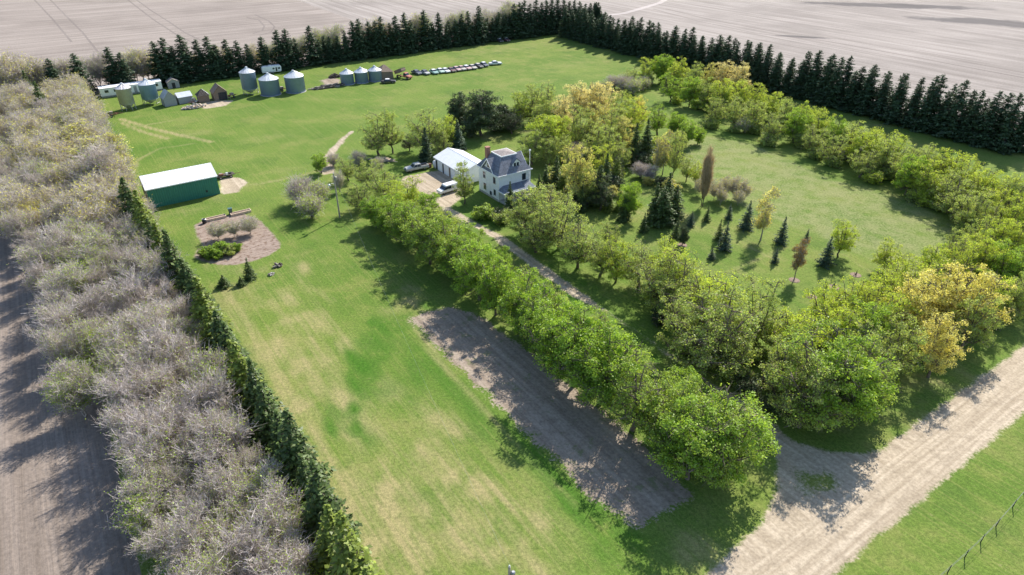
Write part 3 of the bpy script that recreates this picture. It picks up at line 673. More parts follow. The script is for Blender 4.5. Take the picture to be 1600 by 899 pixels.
# wooded middle behind the house
z = Z('middle', 'trees of the thicket behind the house')
for px, py, h, wf, k, mt, lk in [
 (830,158,9,1.,'olive',None,'olive tree'),(852,152,8,1.,'olive',None,'olive tree'),(812,168,7,1.,'lime',None,'yellow green tree'),(800,186,6,1.,'olive','pine','dark low tree'),
 (842,185,6,1.,'elm','olive','olive bushy tree'),(862,176,8,1.,'elm','olive','green tree'),(898,162,10,.95,'gold','peach','peach coloured catkin tree'),(880,182,9,.9,'gold','peach','peach coloured catkin tree'),
 (922,158,10,.9,'gold','peach','peach coloured catkin tree'),(945,160,10,.95,'gold','peach','peach coloured catkin tree'),(965,172,9,.9,'lime','olive','pale green tree'),(905,195,9,.9,'lime','olive','pale green tree'),
 (935,190,9,.95,'lime','yellowish','pale yellow tree'),(958,200,9,.9,'lime','olive','pale green tree'),(990,178,9,.9,'lime',None,'yellow green tree'),(1000,172,7,.8,'gold',None,'golden tree'),
 (850,212,8.5,1.1,'elm','lime','rounded yellow green tree'),(872,208,8,1.,'elm','lime','rounded yellow green tree'),(832,228,7,1.,'lime','olive','pale green tree'),(858,235,6,1.,'elm','olive','olive tree'),(880,232,6,1.,'lime','olive','pale green tree'),
 (930,222,8,.9,'lime','olive','pale green tree'),(952,226,8,1.,'lime','olive','pale green tree'),(975,208,8,.9,'lime','yellowish','pale yellow tree'),(945,248,7,.9,'lime',None,'yellow green tree'),(968,240,6,1.,'olive',None,'olive tree'),
 (1030,184,7,1.,'olive','elm','green tree'),(1058,196,6,1.,'elm',None,'bright green tree'),(1075,208,5.5,1.,'elm',None,'bright green tree'),(1092,210,4,1.,'elm',None,'low bright green tree'),(1062,222,5,.9,'lime','olive','pale tree'),
 (903,268,11,.72,'lime','yellowish','tall pale yellow tree'),(900,250,12,.5,'poplar',None,'tall pale yellow poplar'),(1040,232,12,.9,'poplar','yellowish','yellow poplar'),(1028,240,10,.7,'poplar','yellowish','yellow poplar'),
 (1056,238,9,.45,'olive',None,'thin dark stemmed tree'),(985,312,6.5,.8,'elm',None,'bright green small tree'),(940,300,6,1.,'olive','pine','dark tree'),(1075,262,5,1.,'lime','olive','pale tree'),(1090,272,4.5,.8,'lime',None,'yellow green tree'),
 (920,290,7,.9,'olive',None,'olive tree'),(965,262,5,.8,'olive','pine','dark tree')]:
    at_crown(k, px, py, h, wf, {'crown': M[mt]} if mt else None, zone=z, look=lk)
for px, py, h in [(1002,266,3.2),(1014,270,3.2)]: at_crown('shrub', px, py, h, 1.2, {'leaf_buds': M['twig']}, zone=z, look='leafless purple grey shrub', cat='shrub')
at_base('broom', 1097, 322, 230, .62, zone=z, look='tall narrow brown poplar')
for px, py, h in [(1118,295,4.5),(1135,290,5),(1150,292,5),(1165,296,4.5),(1128,305,4),(1155,308,3.5),(1095,290,4)]:
    at_crown('willow', px, py, h*1.05, .85, None, zone=z, look='yellowish budding shrub', cat='shrub')
z = Z('dark', 'the tall conifers by the house')
for px, b, t, wf, k in [(990,255,193,.8,'spruce'),(1007,252,186,.8,'spruce'),(868,305,244,.9,'spruce'),(852,310,258,.9,'spruce'),(842,312,272,.8,'spruce'),(880,312,262,.9,'juniper'),(797,330,284,.7,'spruce'),
                     (935,322,258,.85,'juniper'),(950,330,300,1.,'juniper'),(922,318,270,.8,'juniper'),(968,330,298,1.,'juniper'),(1022,345,286,.85,'spruce'),(1040,335,270,.9,'spruce'),(1053,342,290,.95,'juniper'),(1033,352,292,1.1,'juniper'),
                     (945,300,240,.8,'spruce'),(962,290,245,.8,'juniper'),(908,330,290,.8,'spruce'),(975,345,305,.9,'juniper')]:
    at_base(k, px, b, t, wf, {'crown': M['spruce']} if k == 'juniper' and px % 2 else None, zone=z, look='dark conifer')
z = Z('brush', 'the undergrowth right of the house')
for i in range(34):
    px, py = rnd.uniform(850, 1050), rnd.uniform(215, 325)
    if px > 985 and py > 300: continue
    x, y = G(px, py); plant('bush', x, y, rnd.uniform(1.8, 3.4), 1.4, {'crown': rnd.choice([M['olive'], M['pine'], M['lime'], M['yellowish']])}, z, 'low shrub', 'bush')
z = Z('brush2', 'the undergrowth of the right road belt')
for i in range(46):
    px = rnd.uniform(1215, 1600); py = 690 - (px-1215)*.52 - rnd.uniform(0, 130)
    x, y = G(px, py); plant('bush', x, y, rnd.uniform(1.6, 3.2), 1.5, {'crown': rnd.choice([M['olive'], M['elmolive'], M['lime'], M['pine']])}, z, 'low shrub', 'bush')
z = Z('brush3', 'the undergrowth beside the driveway')
for px, py in [(1010,470),(1040,500),(1075,545),(1100,575),(1150,600),(1170,610),(1200,640),(1060,470),(1120,560),(1180,560),(1210,600),(780,352),(790,340),(765,345)]:
    x, y = G(px + J(8), py + J(6)); plant('bush', x, y, rnd.uniform(1.5, 2.8), 1.4, {'crown': rnd.choice([M['olive'], M['elmolive'], M['pine']])}, z, 'low shrub', 'bush')
# arboretum lawn
z = Z('arb', 'those on the right lawn')
for px, b, t, wf in [(1005,363,333,.8),(1056,372,340,.75),(1079,354,330,.8),(1104,346,322,.8),(1138,343,318,.75),(1165,358,314,.85),(1130,391,346,.8),(1122,375,343,.7),(1111,405,387,1.),(1219,381,339,.75),(1210,411,388,.8),(1259,378,357,.7),(1288,415,370,.85),(1303,449,440,.9)]:
    at_base('young', px, b, t, wf*1.0, {'crown': M['spruce']} if px % 3 == 0 else None, zone=z, look='young spruce')
z = Z('arb2', 'small trees of the right lawn')
at_base('pine', 1066, 384, 350, .85, zone=z, look='rounded dark pine')
at_base('poplar', 1188, 376, 284, .9, {'crown': M['gold']}, zone=z, look='golden larch'); at_base('poplar', 1241, 437, 360, .75, {'crown': M['bronze']}, zone=z, look='slender bronze leaved tree')
at_base('lime', 1309, 402, 338, .8, zone=z, look='round yellow green tree'); at_base('lime', 1380, 424, 372, .95, zone=z, look='round yellow green tree')
# right side of the driveway
z = Z('rightdrive', 'large trees right of the driveway')
for px, py, h, wf, k, lk in [
 (845,325,9,1.,'olive','olive willow'),(815,330,8,.9,'olive','olive willow'),(875,345,9,1.,'olive','olive willow'),(905,375,8.5,.9,'olive','olive willow'),(838,355,8,.9,'olive','olive willow'),(870,318,8,.9,'olive','olive willow'),
 (955,365,5,.9,'olive','low olive tree'),(965,405,7,.9,'lime','yellow green tree'),(940,395,7,.9,'olive','olive tree'),(1002,412,7,1.,'olive','olive tree'),(1035,405,7,1.,'lime','yellow green tree'),
 (1060,425,9,1.,'lime','pale green tree'),(1030,440,8,1.,'olive','olive tree'),(1075,455,9,1.,'olive','olive tree'),(1115,470,10,1.05,'lime','pale green tree'),(1110,520,10.5,1.05,'olive','leaning willow'),(1075,500,9,.9,'olive','olive willow'),
 (1190,490,9.5,.85,'olive','dark stemmed willow'),(1150,515,9,.8,'olive','olive willow'),
 (1250,525,9,.95,'lime','yellow green tree'),(1240,580,9,.9,'olive','olive tree'),(1325,600,10,.95,'elm','leafy green tree'),(1265,610,9,.9,'olive','olive tree'),(1350,560,9,.9,'olive','olive tree')]:
    at_crown(k, px, py, h, wf, zone=z, look=lk)
at_crown('olive', 1300, 590, 10.8, 1.12, {'crown': M['elmolive']}, zone=z, look='largest round tree')
at_crown('elm', 1345, 585, 9.0, .9, {'crown': M['elmolive']}, zone=z, look='leafy green tree')
z = Z('righttrees', 'trees near the right road')
for px, py, h, wf, k, mt, lk in [
 (1290,480,8,1.,'lime',None,'yellow green tree'),(1330,475,8,1.,'lime',None,'yellow green tree'),(1310,510,9,1.,'lime',None,'yellow green tree'),(1365,480,8,1.,'lime',None,'yellow green tree'),(1350,510,9,1.,'elm',None,'bright green tree'),
 (1390,440,7,1.,'lime',None,'yellow green tree'),(1420,430,7,1.,'lime',None,'yellow green tree'),(1460,415,7,1.,'elm','lime','yellow green tree'),(1430,480,10,1.,'gold',None,'golden catkin tree'),(1475,465,10.5,1.05,'gold',None,'golden catkin tree'),
 (1520,470,10.5,1.05,'gold',None,'golden catkin tree'),(1470,540,9,.85,'gold',None,'golden catkin tree nearest the road'),(1545,455,9,.9,'gold','lime','yellow green tree'),(1400,500,9,.9,'lime',None,'yellow green tree'),(1405,540,9,.9,'lime','olive','olive tree'),
 (1500,410,8,1.,'lime',None,'yellow green tree'),(1540,400,8,1.,'elm','lime','yellow green tree'),(1575,415,8,1.,'elm',None,'bright green tree'),(1590,460,7.5,.9,'elm','olive','green tree'),(1560,370,8,1.,'lime',None,'yellow green tree'),
 (1525,372,7,.9,'lime','olive','pale tree'),(1590,375,8,1.,'lime',None,'yellow green tree'),(1495,385,6,.9,'olive',None,'olive tree'),(1580,335,8,1.,'lime',None,'yellow green tree'),(1545,340,7,1.,'olive',None,'olive tree'),(1520,500,9,.9,'lime','olive','olive tree'),(1605,420,8,1.,'elm',None,'green tree'),(1610,340,8,1.,'lime',None,'yellow green tree'),
 (1445,450,8,1.,'lime',None,'yellow green tree'),(1375,455,7.5,1.,'lime',None,'yellow green tree'),(1610,300,8,1.,'lime',None,'yellow green tree')]:
    at_crown(k, px, py, h, wf, {'crown': M[mt]} if mt else None, zone=z, look=lk)
# belt below the north east windbreak
z = Z('belt', 'the belt below the right windbreak')
for px, py, h, k, mt in [(985,118,6,'olive',None),(1010,108,8,'lime',None),(1035,106,8.5,'elm',None),(1060,112,9,'elm','lime'),(1085,120,9,'lime','olive'),(1110,118,8,'lime','yellowish'),(1130,118,9,'gold','peach'),(1155,122,9,'gold','peach'),(1050,135,8,'olive','elm'),(1080,142,8,'elm',None),
 (1105,145,8,'elm','olive'),(1130,150,9,'elm','lime'),(1160,148,9,'lime',None),(1185,152,8,'lime',None),(1120,172,7,'olive',None),(1150,175,8,'lime','olive'),(1180,178,8,'lime','olive'),(1205,165,8,'elm','lime'),(1230,175,8,'lime','olive'),(1210,195,8,'olive',None),(1245,195,8,'elm',None),
 (1260,185,8,'elm','lime'),(1285,195,8,'lime',None),(1275,215,7.5,'olive',None),(1305,205,8,'elm',None),(1330,212,8,'lime','olive'),(1300,230,7,'olive',None),(1345,228,8,'elm','lime'),(1370,225,8,'lime',None),(1385,242,8,'lime','olive'),(1350,250,7,'olive',None),(1400,236,8,'lime',None),(1415,255,8,'olive',None),
 (1440,250,8,'lime','olive'),(1425,272,8,'elm',None),(1465,258,8,'lime',None),(1450,282,8,'elm','lime'),(1490,262,8,'lime',None),(1480,290,8,'lime','olive'),(1510,275,8,'lime',None),(1500,308,8,'olive',None),(1535,290,8,'lime',None),(1520,325,8,'lime','olive'),(1565,300,8,'lime',None),(1590,305,8,'olive',None),(1555,322,7,'lime',None)]:
    r = at_crown(k, px, py, h, rnd.uniform(.9, 1.05), {'crown': M[mt]} if mt else None, zone=z, look='leafing green tree' if mt not in ('peach', 'yellowish') else 'pale catkin tree')
    if True:
        plant('bush', r.location.x + J(2), r.location.y - 2.5 + J(1), rnd.uniform(2.2, 3.6), 1.5, {'crown': M['olive'] if rnd.random() < .7 else M['lime']}, Z('beltbush', 'bushes at the foot of the belt'), 'olive bush', 'bush')
for px, py, h in [(960,128,4),(975,130,4.5),(945,134,3.5),(990,135,4.5),(930,138,3),(1005,130,4),(1165,195,4),(1330,240,4),(1395,262,3.5)]: at_crown('shrub', px, py, h, 1.2, zone=z, look='dark bare shrub', cat='shrub')
# north windbreak: heights read from the tops
def on_row(kind, px, top, row, zone, look, wf=1.0, mats=None):
    vv = 0.
    lo, hi = -60, 230
    for _ in range(40):
        m = (lo+hi)/2; x, y = UV(row, m)
        if PROJ(x, y, 6)[0] < px: lo = m
        else: hi = m
    x, y = UV(row, lo); a, b = 2, 22
    for _ in range(30):
        m = (a+b)/2
        if PROJ(x, y, m)[1] > top: a = m
        else: b = m
    return plant(kind, x, y, a, wf, mats, zone, look)
z = ('north', 'windbreak', 'the tall far windbreak', 'left', 'x')
for px, t in [(85,92),(125,84),(178,74),(194,82),(248,65),(263,60),(275,72),(290,55),(313,62),(330,57),(340,70),(357,62),(373,64),(388,69),(412,58),(437,47),(450,46),(462,60),(487,40),(498,62),(515,57),(528,56),(540,48),(553,33),(563,30),(578,34),(588,33),(597,26),(610,36),(620,25),(634,20),(643,32),(664,16),(676,35),(686,20),(698,38),(712,30),(722,22),(732,18),(749,10),(759,32),(770,28),(779,19),(790,22),
              (803,6),(812,4),(819,1),(828,6),(837,0),(846,4),(853,0),(862,-2),(871,-2),(880,-1),(889,2),(897,0),(905,2),(914,6),(922,5),(930,8),(939,4),(947,12),(954,10),(964,18),(975,22),(985,30)]:
    on_row('spruce_far', px, t, 262 + J(1.0), z, 'dark spruce', rnd.uniform(.85, 1.05) if px < 500 else rnd.uniform(.75, .9))
z = ('northback', 'line', 'the fillers of the far windbreak', 'left', 'x')
for i in range(40):
    px = 505 + i*12.2 + J(3); on_row('spruce_far', px, 58 - (px-505)*.115 + J(4), 264.5 + J(.7), z, 'shorter dark spruce', .85)
z = ('northbare', 'line', 'those behind the far windbreak', 'left', 'x')
for px, t, k in [(8,88,'willow'),(30,84,'willow'),(52,86,'willow'),(70,92,'bare'),(98,92,'bare'),(112,88,'bare'),(148,86,'bare'),(162,80,'bare'),(206,80,'bare'),(216,76,'willow'),(228,78,'willow'),(238,80,'bare'),(302,80,'bare'),(345,72,'willow'),(398,70,'willow'),(424,66,'bare'),(470,56,'bare'),(502,46,'bare'),(522,40,'bare'),(570,34,'bare'),(586,30,'willow'),(608,34,'bare'),(648,24,'willow'),(660,22,'bare'),(705,24,'bare'),(716,18,'bare'),(742,20,'bare'),(762,14,'bare'),(772,16,'bare'),(786,10,'bare'),(795,4,'bare')]:
    on_row(k, px, t, 269 + J(1.5), z, 'pale leafless tree' if k == 'bare' else 'faintly green leafing tree', 1.1)
# north east windbreak
for rw, dv, n0 in (('front', 0, 4.3), ('back', 3.4, 4.6)):
    z = ('ne'+rw, rw + ' line', 'the '+rw+' line of the right windbreak', 'far corner', 'd')
    u = 252.
    while u > 62:
        lone = u > 243 and u < 247
        x, y = UV(u, 201.5 + dv + (252-u)*-.018 + J(.5))
        if PROJ(x, y, 0)[0] < 1700: plant('spruce_far', x, y, rnd.uniform(9.8, 14.0) + 1.6*(252-u)/190, rnd.uniform(.85, 1.25), zone=z, look='dark spruce')
        u -= n0*rnd.uniform(.8, 1.2)
# garden bed plants and nearby
z = Z('gardenshrubs', 'plants in the garden bed')
for px, b, t in [(343,374,348),(366,371,345),(391,366,338)]: at_base('willow', px, b, t, rnd.uniform(1.0, 1.35), {'leaf_buds': M['olive']}, zone=z, look='loose budding shrub', cat='shrub')
for px, py, h in [(318,393,1.7),(332,392,2.0),(346,386,2.2),(357,390,1.9),(368,386,1.7),(326,398,1.5),(340,397,1.6)]: at_crown('bush', px, py, h, 1.15, {'crown': M['olive']} if px % 2 else None, zone=z, look='low green bush', cat='bush')
z = Z('gardenspruce', 'those below the garden bed')
at_base('young', 392, 436, 403, .9, {'crown': M['spruce']}, zone=z, look='tallest young spruce'); at_base('young', 378, 446, 432, 1.5, {'crown': M['spruce']}, zone=z, look='squat young spruce'); at_base('young', 351, 448, 430, 1.7, {'crown': M['spruce']}, zone=z, look='broad low young spruce')
at_base('bare', 168, 318, 225, 1.2, zone=Z('yl', 'tree'), look='tall pale trunk tree'); at_crown('poplar', 150, 240, 13, 1.9, zone=Z('yl', 'those left of the green shed'), look='faintly yellow willow'); at_crown('poplar', 178, 240, 12, 1.8, zone=Z('yl', 'those left of the green shed'), look='faintly yellow willow'); at_crown('poplar', 118, 215, 12, 1.9, zone=Z('yl', 'those left of the green shed'), look='faintly yellow willow')
#LABELS
zones = {}
for zn, r, look, px in BOOK: zones.setdefault(zn[0], []).append((zn, r, look, px))
for key, L in zones.items():
    mode = L[0][0][4]
    L.sort(key=lambda q: q[3] if mode == 'x' else (toUV(q[1].location.x, q[1].location.y)[0] * (1 if mode == 'u' else -1)))
    for i, (zn, r, look, px) in enumerate(L):
        od = ordinal(i+1)
        if key.startswith('grove'): r['label'] = '%s, %s from road, %s of left grove' % (look, od, zn[1])
        elif mode == 'x': r['label'] = '%s, %s from left among %s' % (look, od, zn[2])
        else: r['label'] = '%s, %s from %s among %s' % (look, od, zn[3], zn[2])
        if len(L) > 1: r['group'] = L[0][0][2]
for k, L in LIB.items():
    for r in L:
        if r.name not in USED:
            for ch in list(r.children): bpy.data.objects.remove(ch)
            bpy.data.objects.remove(r)
#OBJECTS
U_ = lambda p, a, b: (p[0] + b*CA - a*SA, p[1] + b*SA + a*CA)          # a metres away, b metres across
def part(name, mb, mat, parent, smooth=False): return mb.build(name, mat, parent, smooth)
# ---- farmhouse: local x runs along the front, y to the back
h = thing('farmhouse', 'white two storey farmhouse with grey hipped roof, gables and brick chimney', 'house', (*U_(G(778.5, 277, 6.0), 0, 0), 0), AX)
E0, E1 = 0.0, 8.9; W0, W1 = .4, 8.5
b = MB(); b.box(W0, W0, .45, W1, W1, 5.95); part('wall', b, M['white'], h)
b = MB(); b.box(W0-.04, W0-.04, 0, W1+.04, W1+.04, .45); part('foundation', b, M['concrete'], h)
D0, D1 = 2.65, 6.3; ze, zt = 6.0, 9.25
b = MB(); b.add([(E0,E0,ze),(E1,E0,ze),(E1,E1,ze),(E0,E1,ze),(D0,D0,zt),(D1,D0,zt),(D1,D1,zt),(D0,D1,zt),(E0,E0,ze+.02),(E1,E0,ze+.02)],
                [(3,2,1,0),(4,5,6,7),(0,1,5,4),(1,2,6,5),(2,3,7,6),(3,0,4,7)]); rf = part('roof', b, M['shingle'], h)
b = MB(); b.box(E0-.06,E0-.06,5.82,E1+.06,E0+.10,6.04); b.box(E0-.06,E1-.10,5.82,E1+.06,E1+.06,6.04); b.box(E0-.06,E0+.101,5.82,E0+.10,E1-.101,6.04); b.box(E1-.10,E0+.101,5.82,E1+.06,E1-.101,6.04); part('eaves_trim', b, M['trim'], h)
b = MB(); b.add([(D0-.15,D0-.15,zt+.03),(D1+.15,D0-.15,zt+.03),(D1+.15,D1+.15,zt+.03),(D0-.15,D1+.15,zt+.03),(4.4,4.4,zt+.5)], [(0,1,4),(1,2,4),(2,3,4),(3,0,4),(3,2,1,0)]); part('deck_roof', b, M['deckroof'], rf)
b = MB(); t = .09
for x0, y0, x1, y1 in ((D0-.22,D0-.22,D1+.22,D0-.10),(D0-.22,D1+.10,D1+.22,D1+.22),(D0-.22,D0-.099,D0-.10,D1+.099),(D1+.10,D0-.099,D1+.22,D1+.099)): b.box(x0, y0, zt-.16, x1, y1, zt+.06)
part('deck_trim', b, M['trim'], rf)
def cross_gable(side):
    """big gable over the left (-1) or right (+1) wall"""
    X = (lambda x: x) if side < 0 else (lambda x: 8.9 - x)
    yc, hw, zb, zp = 4.45, 2.5, 6.0, 8.75
    g = MB(); a, c2 = X(.42), X(3.2)
    g.add([(a,yc-hw+.25,zb+.05),(a,yc+hw-.25,zb+.05),(a,yc,zp-.25),(c2,yc-hw+.25,zb+.05),(c2,yc+hw-.25,zb+.05),(c2,yc,zp-.25)], [(0,1,2),(3,5,4),(0,2,5,3),(1,4,5,2),(0,3,4,1)])
    gw = part('gable_wall', g, M['white'], h)
    for sgn in (-1, 1):
        g = MB(); a, c2 = X(-.05), X(3.5); y0 = yc + sgn*hw
        g.add([(a,yc,zp),(c2,yc,zp),(c2,y0,zb+.06),(a,y0,zb+.06),(a,yc,zp-.14),(c2,yc,zp-.14),(c2,y0-sgn*.1,zb-.04),(a,y0-sgn*.1,zb-.04)], [(0,1,2,3),(7,6,5,4),(0,3,7,4),(1,5,6,2),(3,2,6,7)])
        part('gable_roof', g, M['shingle'], h)
        g = MB(); a2 = X(-.09); a3 = X(.0)
        g.add([(a2,yc,zp+.03),(a2,y0,zb+.08),(a2,y0-sgn*.02,zb-.12),(a2,yc,zp-.24),(a3,yc,zp+.03),(a3,y0,zb+.08),(a3,y0-sgn*.02,zb-.12),(a3,yc,zp-.24)], [(0,1,2,3),(7,6,5,4),(0,4,5,1),(3,2,6,7),(1,5,6,2),(0,3,7,4)])
        part('gable_trim', g, M['trim'], h)
    g = MB(); x = X(.40); x2 = X(.36); g.box(min(x,x2), yc-.45, 6.7, max(x,x2), yc+.45, 7.6); part('window', g, M['glass'], gw)
cross_gable(-1); cross_gable(1)
# front dormer
g = MB(); xc = 5.3; g.add([(xc-.95,.95,6.75),(xc+.95,.95,6.75),(xc+.95,.95,7.9),(xc,.95,8.75),(xc-.95,.95,7.9),(xc-.95,2.6,6.75),(xc+.95,2.6,6.75),(xc+.95,2.6,7.9),(xc,2.6,8.75),(xc-.95,2.6,7.9)],
        [(0,1,2,3,4),(9,8,7,6,5),(0,4,9,5),(1,6,7,2),(2,7,8,3),(3,8,9,4),(0,5,6,1)]); dm = part('dormer', g, M['trim'], h)
for s in (-1, 1):
    g = MB(); g.add([(xc,.7,8.92),(xc,3.0,8.92),(xc+s*1.2,3.0,7.78),(xc+s*1.2,.7,7.78),(xc,.7,8.80),(xc,3.0,8.80),(xc+s*1.2,3.0,7.66),(xc+s*1.2,.7,7.66)], [(0,1,2,3),(7,6,5,4),(0,3,7,4),(3,2,6,7),(1,5,6,2)]); part('dormer_roof', g, M['shingle'], dm)
    g = MB(); g.box(xc+s*.38-.27,.90,7.05, xc+s*.38+.27,.945,7.85); part('window', g, M['glass'], dm)
def window(y_or_x, z, wd, ht, face):
    fr = MB(); gl = MB(); c = y_or_x
    if face == 'L':
        fr.box(W0-.06, c-wd/2-.1, z-.1, W0-.003, c+wd/2+.1, z+ht+.1); gl.box(W0-.075, c-wd/2, z, W0-.063, c+wd/2, z+ht)
    elif face == 'F':
        fr.box(c-wd/2-.1, W0-.06, z-.1, c+wd/2+.1, W0-.003, z+ht+.1); gl.box(c-wd/2, W0-.075, z, c+wd/2, W0-.063, z+ht)
    elif face == 'R':
        fr.box(W1+.003, c-wd/2-.1, z-.1, W1+.06, c+wd/2+.1, z+ht+.1); gl.box(W1+.063, c-wd/2, z, W1+.075, c+wd/2, z+ht)
    else:
        fr.box(c-wd/2-.1, W1+.003, z-.1, c+wd/2+.1, W1+.06, z+ht+.1); gl.box(c-wd/2, W1+.063, z, c+wd/2, W1+.075, z+ht)
    f = part('window', fr, M['trim'], h); part('glass', gl, M['glass'], f)
for c, z, wd, ht in ((2.1,3.7,.95,1.5),(6.2,3.7,.95,1.5),(6.0,1.1,1.0,1.5),(3.6,.6,.8,.9),(2.0,1.1,.8,1.3)): window(c, z, wd, ht, 'L')
for c, z, wd, ht in ((6.9,3.75,1.0,1.5),(2.4,1.1,1.2,1.5),): window(c, z, wd, ht, 'F')
for c, z, wd, ht in ((2.2,3.7,.95,1.5),(6.4,3.7,.95,1.5),(4.4,1.1,1.4,1.5)): window(c, z, wd, ht, 'R')
for c, z, wd, ht in ((2.2,3.7,.95,1.5),(6.4,3.7,.95,1.5)): window(c, z, wd, ht, 'B')
g = MB(); g.box(4.6,W0-.09,.5,5.6,W0-.03,2.6); part('door', g, M['trim'], h)
# porch
pz0, pz1 = 2.75, 3.55
g = MB(); g.add([(.1,-2.3,pz0),(8.3,-2.3,pz0),(8.3,.38,pz0),(.1,.38,pz0),(1.4,.38,pz1),(8.0,.38,pz1),(1.9,-.4,pz1-.1)], [(3,2,1,0),(0,1,5,4),(1,2,5),(0,4,3),(4,5,2,3)]); pr = part('porch_roof', g, M['porchroof'], h)
g = MB(); g.box(.02,-2.38,pz0-.16,8.38,-2.26,pz0+.04); g.box(.02,-2.259,pz0-.16,.14,.37,pz0+.04); g.box(8.26,-2.259,pz0-.16,8.38,.37,pz0+.04); part('porch_trim', g, M['trim'], h)
g = MB(); g.box(.35,-2.1,.15,8.1,.33,.5); part('porch_floor', g, M['concrete'], h)
for x in (.5, 2.6, 5.8, 7.9):
    g = MB(); g.box(x-.09,-2.05,.5,x+.09,-1.87,pz0-.01); part('porch_post', g, M['trim'], h)
g = MB(); g.box(.36,-2.02,.9,8.0,-1.94,1.0); g.box(.36,-2.02,.62,8.0,-1.94,.68)
for i in range(30): g.box(.6+i*.25,-2.0,.681,.65+i*.25,-1.96,.899)
part('porch_railing', g, M['trim'], h)
g = MB(); g.box(1.5,6.7,5.0,2.35,7.55,10.1); g.box(1.42,6.62,10.1,2.43,7.63,10.28); part('chimney', g, M['brick'], h)
for x, y, z in ((.30,.30,0),(8.60,.30,0)):
    g = MB(); g.box(x-.06,y-.06,.5,x+.06,y+.06,5.8); part('corner_trim', g, M['trim'], h)
x, y = U_(G(778.5, 277, 6.0), 3.6, 10.8)
t = thing('antenna_mast', 'slim white mast with a round cap beside the farmhouse', 'mast', (x, y))
g = MB(); g.tube([(0,0,0),(0,0,8.6)], .06, 8); part('pole', g, M['trim'], t); g = MB(); g.lathe([(0,8.6),(.2,8.62),(.24,8.8),(.14,8.95),(0,9.0)], 12); part('cap', g, M['trim'], t)
# ---- garage: x towards the road
p = G(677, 245, 2.9); t = thing('garage', 'long white metal garage with white gabled roof beside the farmhouse', 'garage', (*p, 0), AX)
L, Wd = 13.5, 8.2           # local y = -L..0 , x = 0..Wd
g = MB(); g.prism([(.25,.0),(Wd-.25,.0),(Wd-.25,2.85),(Wd/2,4.25),(.25,2.85)], 1, -L+.25, -.25); part('wall', g, M['whitewall'], t)
g = MB(); g.prism([(-.1,2.86),(Wd/2,4.42),(Wd/2,4.3),(-.1,2.74)], 1, -L, 0.0); part('roof', g, M['garageroof'], t)
g = MB(); g.prism([(Wd+.1,2.86),(Wd/2+.003,4.42),(Wd/2+.003,4.3),(Wd+.1,2.74)], 1, -L, 0.0); part('roof', g, M['garageroof'], t)
g = MB(); g.tube([(Wd/2,-L,4.42),(Wd/2,0,4.42)], .06, 6); part('ridge_cap', g, M['trim'], t)
for y0, y1, dk in ((-3.9,-1.6,0),(-7.0,-4.7,0),(-10.3,-8.0,0)):
    g = MB(); g.box(.18,y0,.05,.235,y1,2.35); d = part('garage_door', g, M['trim'], t)
for y0, y1 in ((-1.5,-.7),(-4.6,-4.05),(-7.8,-7.15)):
    g = MB(); g.box(.19,y0,.05,.24,y1,2.3); part('door', g, M['brownwood'] if y0 < -7 else M['darkmetal'], t)
# ---- green shed
p = U_(G(345, 303), 0, 0); t = thing('machine_shed', 'long dark green metal shed with bright white gabled roof', 'shed', (*p, 0), AX)
L, Wd, he, hr = 14.3, 8.6, 4.3, 5.9      # x = -L..0, y = 0..Wd
g = MB(); g.prism([(0,0),(Wd,0),(Wd,he),(Wd/2,hr-.08),(0,he)], 0, -L+.1, -.1); part('wall', g, M['greenwall'], t)
for s in (0, 1):
    y0 = -.25 if s == 0 else Wd+.25
    g = MB(); ym = Wd/2 + (.003 if s else 0); g.prism([(y0,he-.02),(ym,hr+.06),(ym,hr-.06),(y0,he-.14)], 0, -L-.15, .15); part('roof', g, M['whiteroof'], t)
    g = MB(); g.box(-L-.16,y0-.05,he-.2,.16,y0+.03,he+.0); part('gutter', g, M['trim'], t)
for s in (-.1, -L+.1):
    sg = 1 if s > -1 else -1
    g = MB(); g.prism([(0,0),(Wd,0),(Wd,he),(Wd/2,hr-.08),(0,he)], 0, s + .003*sg, s+.05*sg); part('end_wall', g, M['greenwall'] if sg > 0 else M['greywood'], t)
g = MB(); g.box(-.045, 2.2, 0, .02, 6.4, 3.6); part('sliding_door', g, M['trim'], t)
g = MB(); g.box(-2.9,-.04,1.0,-2.5,-.002,1.5); part('vent', g, M['darkmetal'], t)
